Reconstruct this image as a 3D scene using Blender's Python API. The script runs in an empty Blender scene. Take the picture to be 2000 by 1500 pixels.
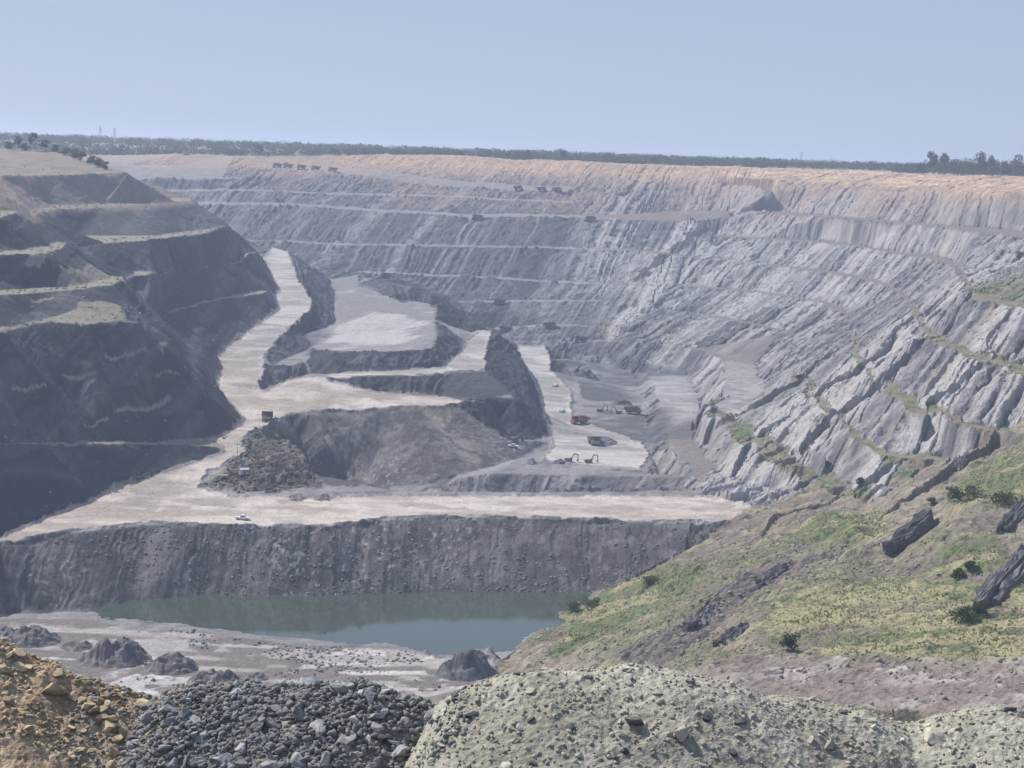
import bpy, bmesh, math, random, time
import numpy as np
from mathutils import Vector, Matrix
from mathutils.geometry import delaunay_2d_cdt
T0 = time.time()
sc = bpy.context.scene
COL = sc.collection
R = math.radians
rng = np.random.default_rng(7)
random.seed(7)

# ---------------------------------------------------------------- camera
FPX = 3500.0                       # focal length in pixels of a 2000 px wide frame
ROLL = math.atan(0.0335)
PITCH = math.atan(453 * math.cos(ROLL) / FPX)
cam_d = bpy.data.cameras.new('camera'); cam = bpy.data.objects.new('camera', cam_d); COL.objects.link(cam)
sc.camera = cam
cam_d.sensor_width = 36.0; cam_d.lens = 36.0 * FPX / 2000.0
cam_d.clip_start = 0.5; cam_d.clip_end = 60000
FW = np.array([0, math.cos(PITCH), -math.sin(PITCH)])
UP0 = np.array([0, math.sin(PITCH), math.cos(PITCH)])
RT0 = np.array([1.0, 0, 0])
# roll so that the horizon drops to the right in the picture
RT = RT0 * math.cos(ROLL) + UP0 * math.sin(ROLL)
UPV = UP0 * math.cos(ROLL) - RT0 * math.sin(ROLL)
cam.matrix_world = Matrix(((RT[0], UPV[0], -FW[0], 0), (RT[1], UPV[1], -FW[1], 0), (RT[2], UPV[2], -FW[2], 0), (0, 0, 0, 1)))

# ---------------------------------------------------------------- light, sky, exposure
SUN_EL, SUN_AZ = 48.0, 34.0        # azimuth: degrees beyond 'straight left', away from the camera
sd = np.array([-math.cos(R(SUN_EL)) * math.cos(R(SUN_AZ)), math.cos(R(SUN_EL)) * math.sin(R(SUN_AZ)), math.sin(R(SUN_EL))])
sun_d = bpy.data.lights.new('sun', 'SUN'); sun_d.energy = 5.0; sun_d.angle = R(0.5); sun_d.color = (1.0, 0.94, 0.86)
sun = bpy.data.objects.new('sun', sun_d); COL.objects.link(sun)
sun.rotation_euler = Vector(sd).to_track_quat('Z', 'Y').to_euler()
sun.location = (-300, 300, 400)
w = bpy.data.worlds.new('World'); sc.world = w; w.use_nodes = True
nt = w.node_tree; nt.nodes.clear()
sky = nt.nodes.new('ShaderNodeTexSky'); sky.sky_type = 'NISHITA'; sky.sun_disc = False
sky.sun_elevation = R(SUN_EL)
sky.sun_rotation = math.atan2(sd[0], sd[1])
sky.altitude = 0; sky.air_density = 1.0; sky.dust_density = 0.6; sky.ozone_density = 3.0
bg = nt.nodes.new('ShaderNodeBackground'); bg.inputs['Strength'].default_value = 0.118
wo = nt.nodes.new('ShaderNodeOutputWorld')
tcn = nt.nodes.new('ShaderNodeTexCoord'); sep = nt.nodes.new('ShaderNodeSeparateXYZ'); ramp = nt.nodes.new('ShaderNodeValToRGB')
nt.links.new(tcn.outputs['Generated'], sep.inputs[0]); nt.links.new(sep.outputs['Z'], ramp.inputs[0])
ramp.color_ramp.elements[0].position = 0.0; ramp.color_ramp.elements[0].color = (3.3, 3.95, 5.3, 1)
ramp.color_ramp.elements[1].position = 0.22; ramp.color_ramp.elements[1].color = (2.4, 3.0, 4.45, 1)
mixn = nt.nodes.new('ShaderNodeMix'); mixn.data_type = 'RGBA'; mixn.inputs[0].default_value = .88
nt.links.new(sky.outputs[0], mixn.inputs[6]); nt.links.new(ramp.outputs[0], mixn.inputs[7]); nt.links.new(mixn.outputs[2], bg.inputs[0]); nt.links.new(bg.outputs[0], wo.inputs[0])
sc.view_settings.view_transform = 'Standard'; sc.view_settings.look = 'None'
sc.view_settings.exposure = 0.2; sc.view_settings.gamma = 1.0
sc.view_settings.use_curve_mapping = False
sc.render.engine = 'CYCLES'
cy = sc.cycles
cy.max_bounces = 4; cy.diffuse_bounces = 2; cy.glossy_bounces = 2; cy.transmission_bounces = 2
cy.volume_bounces = 1; cy.transparent_max_bounces = 6; cy.use_denoising = True
cy.use_adaptive_sampling = True; cy.adaptive_threshold = 0.02
HAZE_DENSITY = 0.000175
WATER_Z = -148.5
QUAL = 1.25
HAZE_COLOR = (.66, .77, 1.0, 1)

# ---------------------------------------------------------------- survey helpers
def yh(px): return 297.0 + 0.0335 * (px - 1000.0)
def ray(px, py):
    v = FW * FPX + RT * (px - 1000.0) + UPV * (750.0 - py)
    return v / np.linalg.norm(v)
def bp(px, py, z):
    v = ray(px, py)
    v = v * (z / v[2]); return (v[0], v[1], z)
def project(P):
    P = np.asarray(P, float); d = P @ FW
    return 1000 + FPX * (P @ RT) / d, 750 - FPX * (P @ UPV) / d, d
def nums(s): return [float(t) for t in s.replace(',', ' ').split()]
PTS = []; EDG = []; CHK = []; TREADS = []
def add_line(p3, tag=''):
    base = len(PTS)
    for p in p3: PTS.append(p)
    for i in range(len(p3) - 1): EDG.append((base + i, base + i + 1))
def L(z, s, chk=True):
    a = nums(s); p = [bp(a[i], a[i + 1], z) for i in range(0, len(a), 2)]
    if chk: CHK.extend((a[i], a[i + 1], z) for i in range(0, len(a), 2))
    add_line(p)
def V(s, chk=True, line=True):
    a = nums(s); p = [bp(a[i], a[i + 1], a[i + 2]) for i in range(0, len(a), 3)]
    if chk: CHK.extend((a[i], a[i + 1], a[i + 2]) for i in range(0, len(a), 3))
    if line: add_line(p)
    else: PTS.extend(p)
def TV(s, s2):
    V(s); V(s2); a = nums(s); b = nums(s2)
    TREADS.append([bp(a[i], a[i + 1], a[i + 2])[:2] for i in range(0, len(a), 3)] + [bp(b[i], b[i + 1], b[i + 2])[:2] for i in range(0, len(b), 3)][::-1])
def T(z, w, s, chk=True):
    """a level bench: crest line in px, toe line w px higher (w may follow each point after ':')"""
    c = []; t = []
    for tok in s.split():
        q = tok.split(':'); x, y = [float(v) for v in q[0].split(',')]
        ww = float(q[1]) if len(q) > 1 else w
        c.append(bp(x, y, z)); t.append(bp(x, y - ww, z))
        if chk: CHK.append((x, y, z))
    add_line(c); add_line(t); TREADS.append([q[:2] for q in c] + [q[:2] for q in t[::-1]])
def YL(s):   # px, py, distance
    a = nums(s); p = []
    for i in range(0, len(a), 3):
        v = ray(a[i], a[i + 1]); v = v * (a[i + 2] / v[1]); p.append((v[0], v[1], v[2])); CHK.append((a[i], a[i + 1], v[2]))
    add_line(p); LASTY.append([q[:2] for q in p])
def TY(s, s2):   # a level bench given by distance: crest and toe
    YL(s); YL(s2); TREADS.append(LASTY[-2] + LASTY[-1][::-1])
LASTY = []
def W(s):   # plan points
    a = nums(s); PTS.extend((a[i], a[i + 1], a[i + 2]) for i in range(0, len(a), 3))
def rz(px, py):
    dy = py - yh(px); return -180.0 / (1 + 262.5 / dy)
def ROADL(s):
    a = nums(s); p = [(a[i], a[i + 1], rz(a[i], a[i + 1])) for i in range(0, len(a), 2)]
    CHK.extend(p); add_line([bp(*q) for q in p])

# ---------------------------------------------------------------- survey lines (photo px + level)
# far rim and orange bench (here the distance is given instead of the level)
YL('-250,300,2100 100,303,2000 200,304,1960 300,302,1900 360,299,1870 430,303,1870 520,310,1870 600,309,1860 700,307,1850 880,304,1860 950,309,1850 1020,315,1850 1120,316,1850 1135,322,1820 1300,325,1850 1420,328,1830 1540,333,1800 1700,338,1790 1850,342,1760 2000,345,1730 2250,353,1650')
YL('600,320,1800 700,322,1800 800,326,1800 880,332,1800 1020,337,1790 1120,338,1780 1240,340,1800 1400,345,1790 1520,350,1720')
YL('1560,350,1730 1700,352,1690 1850,354,1640 2000,358,1580 2250,368,1500')
TY('525,327,1770 580,331,1750 650,336,1740 720,343,1740 825,361,1715 930,368,1710 1017,372,1705 1122,376,1700', '520,320,1800 600,325,1775 680,327,1775 760,334,1765 860,350,1745 950,356,1740 1020,362,1735 1120,364,1735')
YL('1150,362,1730 1200,368,1715 1238,356,1750 1300,362,1740 1400,364,1730 1475,366,1690 1510,367,1690 1615,370,1660 1755,373,1570 1965,376,1400 2150,385,1330')
YL('1238,352,1770 1300,358,1760 1400,361,1750 1470,362,1700')
TY('245,326,1800 300,326,1790 357,327,1790', '240,322,1840 357,324,1820')
TY('245,352,1700 300,350,1690 400,350,1690 500,347,1720', '245,349,1725 300,347,1715 400,347,1715')
TY('290,374,1660 437,372,1660 520,374,1660 650,380,1655 860,384,1655 1000,392,1650 1120,396,1650', '290,371,1680 437,369,1680 520,371,1680 650,377,1680 860,381,1675 1000,389,1665 1120,393,1665')
TY('330,398,1610 385,400,1600 490,400,1590 578,402,1590 655,408,1580 755,415,1570 846,418,1565 905,424,1555 1017,423,1555 1122,425,1560 1180,428,1560 1240,430,1570 1330,432,1590 1400,428,1610 1424,420,1640', '330,394,1630 385,395,1630 490,395,1622 578,397,1620 655,402,1618 755,410,1610 846,414,1600 905,418,1600 1017,418,1600 1122,420,1605 1180,421,1620 1240,417,1650 1330,412,1690 1400,412,1690 1424,412,1680')
YL('650,466,1512 770,460,1517 900,459,1517 1000,462,1517')
TY('472,472,1500 560,472,1500 650,478,1490 860,481,1485 1070,485,1480 1245,490,1475 1330,500,1470 1440,515,1430', '472,469,1508 560,469,1508 650,475,1500 860,478,1495 1070,482,1490 1245,487,1485 1330,497,1480')
TY('700,534,1425 772,536,1422 947,543,1415 1087,553,1410 1227,557,1405 1290,556,1395', '700,529,1440 772,532,1436 947,540,1428 1087,549,1422 1227,554,1417')
TY('895,590,1355 1000,590,1350 1120,588,1350 1245,588,1345', '895,587,1365 1000,587,1360 1120,585,1360')
TY('925,643,1295 985,643,1290 1075,636,1290 1240,640,1255', '925,640,1302 985,640,1300 1075,633,1300')
TY('1080,672,1240 1133,668,1240 1180,668,1235 1230,672,1205', '1133,665,1250 1180,665,1245')
YL('1103,708,1190 1154,711,1185 1200,712,1175')
# left: far spurs
V('-250,285,-11 0,288,-9 90,293,-9.7 130,301,-12 165,318,-17 215,326,-19 235,334,-21')
V('-250,346,-24 0,344,-23 100,342,-23 200,339,-22 250,337,-21'); V('-250,344,-24 0,341,-23 100,339,-23 200,336,-22 250,335,-21')
T(-40, 6, '60,418:6 100,410:8 200,404:6 300,397:6 340,394:7 375,391:4')
T(-54, 5, '150,465:4 200,474:8 300,469:8 400,456:8 445,445:6')
TV('265,535,-68 300,536,-68.6 330,533,-71.4 390,526,-72.4 430,521,-73.6 470,514,-74.5 500,496,-73', '265,530,-68 300,532,-68.6 330,530,-71.4 390,523,-72.4 430,519,-73.6 470,511,-74.5 500,492,-73')
T(-89, 4, '270,630:6 290,628 324,612 344,606 400,592 460,580 518,571')
T(-104, 2, '380,692 398,678 416,665')
V('446,452,-57 468,476,-66 484,490,-68.5')
V('180,500,-60 212,520,-65 248,545,-71 264,570,-77 280,603,-84')
# left: near spurs
V('-250,380,-30 0,382,-30 16,388,-32 36,404,-36 50,414,-37.5')
TV('-250,430,-38 0,424,-37 36,416,-37', '-250,418,-38 0,412,-37 34,412,-37')
TV('-250,512,-51 52,491,-51 86,495,-51 120,484,-51 128,478,-51', '-250,505,-51 52,488,-51 96,479,-51 110,473,-51 128,474,-51')
TV('-250,595,-62 113,568,-65 160,565,-65 190,558,-65 215,557,-65 243,547,-65', '-250,585,-62 113,560,-65 140,560,-65 180,552,-65 215,541,-65 243,542,-65')
TV('-250,672,-70 0,648,-72.5 40,637,-73 80,632,-73.5 120,631,-73.8 180,634,-74.8 250,625,-75.5', '-250,660,-70 0,640,-72.5 70,628,-73 120,615,-72 150,602,-70.5 150,592,-69 190,590,-70 230,597,-72 256,608,-75')
V('276,632,-76.5 330,664,-86.5 360,700,-95 398,734,-104 421,750,-108 440,778,-114 464,810,-119 493,822,-121.5')
# bench line above the road on the left
TV('-250,872,-101 0,870,-107 100,869,-111.5 200,869,-115 330,870,-121 400,872,-122.5 432,876,-124', '-250,862,-101 0,864,-107 100,862,-111.5 200,863,-115 330,861,-121 400,858,-122 442,846,-121.5 470,832,-121.5')
V('430,882,-124.5 400,894,-126 320,920,-128 200,966,-129.5 60,1022,-130 0,1050,-130 -250,1130,-130')
# haul road
ROADL('484,484 505,496 512,504 524,524 527,536 540,558 544,568 536,580 543,604 532,614 500,636 470,658 440,678 424,700 432,720 426,738 421,748 440,778 458,798 475,815')
ROADL('500,480 520,480 555,490 565,500 572,525 583,548 598,570 610,590 608,606 590,620 560,640 545,660 530,680 515,695 515,715 515,735 505,750')
V('560,664,-107.5 590,650,-108.5 630,638,-109.5 648,632,-109')
V('540,716,-113 560,716,-113 600,703,-113 608,696,-113'); V('540,708,-113 575,694,-113 606,686,-113')
V('504,762,-118 520,760,-118.5 536,756,-119 560,744,-119 580,737,-118 606,729,-117')
# middle plateau and its cliffs
V('620,534,-100 640,540,-101 655,575,-103.5 652,600,-105 655,625,-109 650,654,-111 613,680,-112')
V('720,552,-101 700,600,-103.5 740,610,-103 800,598,-103', line=False)
V('760,552,-98 775,546,-96 802,545,-97 813,562,-101'); V('762,582,-102.5 790,590,-102.5 818,590,-103')
V('835,592,-103 848,625,-103.5 852,660,-104 846,684,-105'); V('858,596,-103 880,607,-106 895,630,-110 905,655,-112.5')
V('613,684,-111 650,685,-106 700,688,-105 760,686,-104.5 800,684,-104.5 846,684,-105 868,712,-112')
V('625,735,-114.3 700,727,-113.5 800,722,-113 865,718,-113'); V('625,740,-114.5 700,738,-113.5 800,735,-113 880,729,-113 948,723,-113')
V('878,702,-113 900,690,-113 908,668,-111 930,650,-108.5 950,643,-107')
V('948,723,-113 950,712,-113 945,702,-113 955,670,-111 975,652,-109')
V('620,752,-115.5 690,758,-117.5 730,765,-119.5 770,770,-120.5 870,776,-121 900,781,-121')
L(-121, '560,806 600,801 650,798 700,796 750,796 800,797 860,793 905,786')
L(-121, '905,786 960,783 1012,777'); L(-121, '905,781 960,778 1008,773')
V('1000,670,-116 1020,700,-121 1033,740,-125 1037,773,-127 1050,800,-131 1062,830,-135 1072,850,-139')
V('960,850,-139 1000,862,-139 1040,857,-139 1072,852,-139')
# spoil fan
V('880,790,-121 930,820,-127 985,860,-134 1025,890,-139')
V('560,806,-121 583,850,-130 603,900,-138 628,935,-145.5 650,949,-148')
V('607,812,-121.6 640,870,-131.5 675,915,-141 706,948,-147')
V('660,850,-129 720,910,-141 745,952,-147', line=False)
V('750,948,-146 850,945,-144 905,930,-141')
# little knoll between the road and the gully
V('442,850,-122 470,838,-121.5 500,835,-121.5 545,822,-121.3')
V('462,876,-123.5 500,853,-120.5 560,862,-119.5 600,893,-122.5 618,925,-127.5'); 
V('440,908,-127 490,905,-124.5 540,900,-123 590,918,-125.5', line=False)
V('440,915,-127.5 400,935,-129 380,950,-130 450,965,-130 640,967,-130 760,962,-130 900,964,-130 1050,967,-130 1280,964,-130 1400,968,-130')
V('455,940,-128.8 520,948,-129.4 580,948,-129.5 625,955,-129.8')
# berm behind the flat bench and the hole beyond
V('640,962,-129.2 760,957,-129.2 900,959,-129.2 1050,962,-129.2 1280,959,-129.2')
W('-50 740 -150 -20 735 -152 10 735 -152 40 735 -152 -70 735 -150')
# pit floor and ramps
L(-139, '905,930 960,923 1030,925 1100,926 1200,929 1265,927 1278,905')
V('1080,862,-139 1120,832,-139 1160,850,-139 1245,880,-139 1230,905,-139', line=False)
V('1008,677,-131 1020,705,-133 1040,745,-135 1055,790,-137 1072,828,-139'); V('1062,676,-131 1075,700,-133 1074,725,-134 1098,745,-135 1115,768,-137 1114,795,-138 1122,822,-139')
YL('1090,700,1170 1106,722,1150 1140,738,1130'); V('1180,745,-141 1220,742,-141 1130,790,-139 1180,800,-139 1235,810,-139', line=False)
V('1245,733,-141 1255,775,-140 1262,852,-139 1266,873,-139 1287,936,-143 1287,957,-146')
# right wall
V('1262,733,-136 1283,750,-136 1290,782,-136 1316,815,-136 1308,840,-136 1325,897,-135 1350,930,-133 1400,957,-131 1480,980,-130')
V('1262,728,-136 1340,732,-136 1362,770,-136 1371,817,-136 1365,850,-135.5 1385,900,-134.5 1430,935,-132.5 1520,968,-130.5')
V('1300,672,-124 1370,685,-124 1410,702,-124 1414,742,-124 1380,812,-124 1430,855,-124 1500,902,-124 1580,947,-124 1700,987,-121')
V('1300,669,-124 1370,681,-124 1415,696,-124 1475,712,-124 1495,762,-124 1445,828,-124 1482,852,-124 1560,882,-124 1625,930,-123 1720,965,-120')
T(-112, 4, '1300,607 1422,625 1475,635 1527,648:5 1555,700:14 1560,745:22 1610,800:16 1660,850:14 1740,893:10 1850,900:6')
T(-99, 4, '1340,559 1440,569 1545,581 1604,592:5 1650,615:14 1655,650:16 1690,712:20 1725,760:16 1800,800:14 1900,835:10 2000,850 2200,860')
T(-83, 4, '1500,519 1545,525 1632,534 1713,552:6 1762,576:10 1790,620:24 1812,658:18 1870,690:16 1990,730:14 2200,770')
T(-66, 4, '1400,462 1475,467 1597,474 1685,483 1772,499:5 1818,506:8 1860,520:14 1880,550:18 1900,583:14 2000,606:16 2200,640')
T(-46, 4, '1490,412 1524,417 1615,424 1755,436 1860,446:6 1900,455:12 1965,462:14 2150,478:12')
YL('1508,373,1665 1430,416,1650')
# near right hillside
V('1500,1000,-128.5 1440,1020,-130 1380,1055,-134 1290,1100,-140 1220,1135,-145 1150,1160,-149 1100,1195,-149 1050,1235,-149 1000,1262,-149 965,1290,-147.5')
V('1150,1180,-146 1220,1150,-142 1300,1110,-137 1400,1075,-132 1500,1040,-128 1600,995,-120')
V('1120,1210,-146 1200,1190,-141 1300,1165,-136 1400,1130,-130 1480,1080,-126 1600,1060,-120 1700,1050,-114')
V('1000,1300,-146 1100,1290,-140 1200,1290,-129 1300,1300,-119 1380,1300,-111')
V('1840,985,-98 1850,972,-97 1900,960,-95 2000,950,-93 2200,930,-91'); V('1860,1010,-98 1950,1000,-96.5 2100,1000,-95')
V('1480,1270,-110 1500,1200,-112 1520,1150,-114 1600,1130,-113 1750,1125,-109 1900,1130,-104 2000,1150,-102 2200,1150,-101')
V('1560,1278,-109 1750,1280,-104.5 2000,1278,-100 2200,1278,-98')
V('1400,1310,-109.5 1500,1296,-109.5 1750,1300,-104.5 2000,1295,-99 2200,1295,-97')
V('1500,1390,-107 1750,1400,-102 2000,1400,-97.5 2200,1400,-96')
V('1530,1095,-122 1450,1140,-124 1380,1185,-124 1320,1225,-123.5 1270,1262,-122')
V('1560,1100,-121.5 1480,1165,-122 1400,1215,-121 1330,1260,-121',)
V('1730,1080,-108 1760,1040,-105 1830,1000,-101'); V('1740,1090,-109.5 1790,1060,-107.5 1835,1020,-102.5')
# spoil face down to the pond
V('-250,1140,-130 0,1066,-130 60,1050,-130 130,1042,-130 200,1036,-130 290,1023,-130 400,1029,-130 500,1029,-130 640,1031,-130 720,1019,-130 840,1011,-130 1000,1013,-130 1150,1016,-130 1300,1021,-130 1440,1020,-130')
V('-250,1270,-147.5 0,1192,-147.5 120,1194,-148 200,1190,-149 230,1185,-149 270,1177,-149 400,1172,-149 600,1168,-149 850,1159,-149 1150,1160,-149')
V('-250,1300,-147.2 0,1208,-147.2 150,1202,-147.5 220,1207,-149')
V('220,1207,-149 300,1213,-149 400,1223,-149 570,1247,-149 680,1252,-149 740,1252,-149 800,1262,-149 835,1276,-149 900,1282,-149 965,1290,-147.5')
V('260,1216,-146.5 400,1232,-146.5 565,1254,-146.6'); V('230,1222,-147.3 400,1240,-147.3 570,1262,-147.3 740,1262,-147.5 800,1275,-147.7 900,1295,-147.5')
V('400,1195,-153 700,1200,-154 900,1200,-154 950,1240,-152 650,1215,-153', line=False, chk=False)
V('-250,1345,-147 0,1340,-147 300,1345,-147 600,1345,-147 850,1345,-146.5 1000,1330,-145',)
V('860,1300,-146 880,1275,-144 930,1268,-143.5 962,1272,-144.5'); 
# outer frame: ground behind the rim, off-frame sides and the slope under the camera
W('-700 2300 -12 -300 2250 -12 0 2300 -8 300 2300 -7 900 2300 -7 1100 1500 -6 1100 900 -6 800 700 -8 600 500 -20 600 300 -20')
W('-700 1500 -8 -700 1000 -8 -600 700 -8 -450 900 -8 -430 600 -12 -420 480 -20 -330 480 -90 -260 480 -146 -420 300 -30 -250 300 -120 -200 300 -130')
W('-120 380 -146 -40 380 -146 10 380 -142 50 330 -115 90 280 -105 150 250 -100 -100 300 -140 0 260 -130 0 160 -80 -80 160 -80 90 160 -75 0 70 -40 -60 70 -40 60 70 -38 -30 20 -12 30 20 -12 0 20 -12 -700 20 -12 1100 20 -12 -300 160 -60 300 160 -60 300 330 -80 260 420 -85')

# ---------------------------------------------------------------- triangulate the survey, sample it on a 1 m grid
def build_grid():
    P = np.array(PTS, float)
    res = delaunay_2d_cdt([Vector((p[0], p[1])) for p in P], EDG, [], 0, 0.05)
    vv, ee, ff, ov = res[0], res[1], res[2], res[3]
    n = len(vv); Z = np.zeros(n); XY = np.array([(v[0], v[1]) for v in vv]); miss = []
    for i in range(n):
        if ov[i]: Z[i] = np.mean([P[k, 2] for k in ov[i]])
        else: miss.append(i)
    A = np.array([P[a, :2] for a, b in EDG]); B = np.array([P[b, :2] for a, b in EDG])
    ZA = np.array([P[a, 2] for a, b in EDG]); ZB = np.array([P[b, 2] for a, b in EDG])
    for i in miss:
        q = XY[i]; d = B - A; t = np.clip(((q - A) * d).sum(1) / np.maximum((d * d).sum(1), 1e-9), 0, 1)
        dist = np.linalg.norm(A + d * t[:, None] - q, axis=1); k = np.argsort(dist)[:2]
        Z[i] = np.mean(ZA[k] * (1 - t[k]) + ZB[k] * t[k])
    if __import__('os').environ.get('DBG'):
        pr = lambda k: '(%d,%d,%.0f)' % (*project(P[k])[:2], P[k, 2])
        for i in miss:
            q = XY[i]; d = B - A; t = np.clip(((q - A) * d).sum(1) / np.maximum((d * d).sum(1), 1e-9), 0, 1)
            k = np.argsort(np.linalg.norm(A + d * t[:, None] - q, axis=1))[:2]
            print('X', ' x '.join(pr(EDG[j][0]) + '-' + pr(EDG[j][1]) for j in k))
    if 0: print('crossings', len(miss), [tuple(np.round(project((XY[i][0], XY[i][1], Z[i]))[:2])) for i in miss])
    G = np.full((NY, NX), np.nan, np.float32)
    for f in ff:
        a, b, c = XY[f[0]], XY[f[1]], XY[f[2]]
        den = (b[1] - c[1]) * (a[0] - c[0]) + (c[0] - b[0]) * (a[1] - c[1])
        if abs(den) < 1e-9: continue
        x0 = max(0, int(math.floor(min(a[0], b[0], c[0]) - GX0))); x1 = min(NX - 1, int(math.ceil(max(a[0], b[0], c[0]) - GX0)))
        y0 = max(0, int(math.floor(min(a[1], b[1], c[1]) - GY0))); y1 = min(NY - 1, int(math.ceil(max(a[1], b[1], c[1]) - GY0)))
        if x1 < x0 or y1 < y0: continue
        xs = np.arange(x0, x1 + 1) + GX0; ys = (np.arange(y0, y1 + 1) + GY0)[:, None]
        l0 = ((b[1] - c[1]) * (xs - c[0]) + (c[0] - b[0]) * (ys - c[1])) / den
        l1 = ((c[1] - a[1]) * (xs - c[0]) + (a[0] - c[0]) * (ys - c[1])) / den
        l2 = 1 - l0 - l1
        m = (l0 >= -1e-6) & (l1 >= -1e-6) & (l2 >= -1e-6)
        zz = l0 * Z[f[0]] + l1 * Z[f[1]] + l2 * Z[f[2]]
        sub = G[y0:y1 + 1, x0:x1 + 1]; sub[m] = zz[m]
    G[np.isnan(G)] = -10
    return G
GX0, GY0, NX, NY = -700, 20, 1801, 2281
G = build_grid()
def blur(a, k=1):
    for _ in range(k):
        p = np.pad(a, 1, mode='edge')
        a = (p[:-2, 1:-1] + p[2:, 1:-1] + 2 * a) / 4
        p = np.pad(a, 1, mode='edge')
        a = (p[1:-1, :-2] + p[1:-1, 2:] + 2 * a) / 4
    return a
def sample(F, x, y):
    fx = np.clip(np.asarray(x, np.float64) - GX0, 0, NX - 1.001); fy = np.clip(np.asarray(y, np.float64) - GY0, 0, NY - 1.001)
    ix = fx.astype(np.int32); iy = fy.astype(np.int32); tx = (fx - ix).astype(np.float32); ty = (fy - iy).astype(np.float32)
    return (F[iy, ix] * (1 - tx) + F[iy, ix + 1] * tx) * (1 - ty) + (F[iy + 1, ix] * (1 - tx) + F[iy + 1, ix + 1] * tx) * ty
print('grid', round(time.time() - T0, 1))
def hit(px, py, F=None, tmin=200.0):
    """first point of the ground along the sight line of a photo pixel"""
    F = G if F is None else F
    v = ray(px, py); t = np.arange(tmin, 2600, 0.5)
    P = v[None, :] * t[:, None]
    below = P[:, 2] < sample(F, P[:, 0], P[:, 1])
    k = int(np.argmax(below))
    if not below[k]: return None
    return P[k]
if __import__('os').environ.get('DBG'):
    for (px, py, z) in CHK:
        if -20 < px < 2020:
            h = hit(px, py - 0.0)
            d = bp(px, py, z)
            if h is None: print('nohit', px, py, z); continue
            if h[1] < d[1] - 8: print('OCC %d %d z=%.1f y=%.0f hidden by y=%.0f z=%.0f' % (px, py, z, d[1], h[1], h[2]))

# ---------------------------------------------------------------- numpy noise
def _h(ix, iy, seed):
    n = (ix.astype(np.int64) * 374761393 + iy.astype(np.int64) * 668265263 + seed * 1274126177) & 0xffffffff
    n = ((n ^ (n >> 13)) * 1274126177) & 0xffffffff
    return (((n ^ (n >> 16)) & 0xffff).astype(np.float32) / 32767.5 - 1)
def vn(x, y, seed=0):
    ix = np.floor(x); iy = np.floor(y); fx = (x - ix).astype(np.float32); fy = (y - iy).astype(np.float32)
    ix = ix.astype(np.int64); iy = iy.astype(np.int64)
    fx = fx * fx * fx * (fx * (fx * 6 - 15) + 10); fy = fy * fy * fy * (fy * (fy * 6 - 15) + 10)
    a = _h(ix, iy, seed); b = _h(ix + 1, iy, seed); c = _h(ix, iy + 1, seed); d = _h(ix + 1, iy + 1, seed)
    return (a * (1 - fx) + b * fx) * (1 - fy) + (c * (1 - fx) + d * fx) * fy
def fbm(x, y, o=3, seed=0, g=0.5):
    s = 0; a = 1.0; t = 0
    for k in range(o):
        s = s + a * vn(x * 2 ** k + 17.3 * k, y * 2 ** k + 5.1 * k, seed + k); t += a; a *= g
    return s / t
def n1(c, seed=0): return vn(c, np.zeros_like(c) + 0.5, seed)
def sstep(a, b, x):
    t = np.clip((x - a) / (b - a), 0, 1); return (t * t * (3 - 2 * t)).astype(np.float32)
def inpoly(poly, x, y):
    r = np.zeros(x.shape, bool); n = len(poly)
    x0, y0 = min(p[0] for p in poly), min(p[1] for p in poly); x1, y1 = max(p[0] for p in poly), max(p[1] for p in poly)
    idx = np.nonzero((x >= x0) & (x <= x1) & (y >= y0) & (y <= y1)); xs, ys = x[idx], y[idx]; q = np.zeros(xs.shape, bool)
    for i in range(n):
        ax, ay = poly[i][:2]; bx, by = poly[i - 1][:2]
        if ay == by: continue
        q ^= ((ay > ys) != (by > ys)) & (xs < (bx - ax) * (ys - ay) / (by - ay) + ax)
    r[idx] = q
    return r
BED = np.array([-.541, -.12, .615]); BED /= np.linalg.norm(BED)

# ---------------------------------------------------------------- ground mesh: fan of rows, finer where it is looked at
rows = [30.0]
while rows[-1] < 13000:
    y = rows[-1]; rows.append(y * (1 + (1 / 50 if y < 290 else 1 / 850 * QUAL if y < 1950 else 1 / 300 if y < 2300 else 1 / 14)))
rows = np.array(rows)
u = np.concatenate([np.linspace(-1.0, -0.31, 60), np.arange(-0.305, 0.305, QUAL / 1650), np.linspace(0.31, 0.8, 40)])
U, YY = np.meshgrid(u, rows); X = U * YY; Y = YY.copy()
nr, nc = X.shape
print('verts', nr * nc)
# irregular bench edges
amp = 1.0 + 0.0 * X
right = sstep(60, 110, X) * sstep(1250, 1000, Y) * sstep(480, 600, Y)
far = sstep(900, 1500, Y)
flatzone = inpoly([(-400, 560), (140, 560), (110, 700), (-120, 700), (-140, 780), (-400, 700)], X, Y)
wa = np.where(flatzone, 0.6, 1.4 + 1.2 * far)
wx = wa * fbm(X / 22, Y / 22, 3, 11) + right * sstep(1050, 900, Y) * (4 * vn(X / 90, Y / 26, 13) + 1.6 * vn(X / 20, Y / 9, 14))
wy = wa * fbm(X / 22, Y / 22, 3, 12) + right * sstep(1050, 900, Y) * 3 * vn(X / 70, Y / 24, 15)
cS = (.87 * X - .49 * Y) / 36.0 + .5 * vn(X / 70, Y / 70, 16); saw = (cS - np.floor(cS)) - .5
spur = sstep(70, 110, X) * sstep(1080, 900, Y) * sstep(560, 640, Y)
wx = wx + spur * (6 + 4 * vn(X / 60, Y / 60, 18)) * saw
spz = sstep(660, 640, Y) * sstep(575, 590, Y) * (X < 110)
wy = wy + spz * (2.0 * fbm(X / 13, X * 0 + 2, 3, 17))
Gb = blur(G, 1)
Z = sample(Gb, X + wx, Y + wy)
Zs = blur(G, 4)
gy, gx = np.gradient(Zs)
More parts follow.
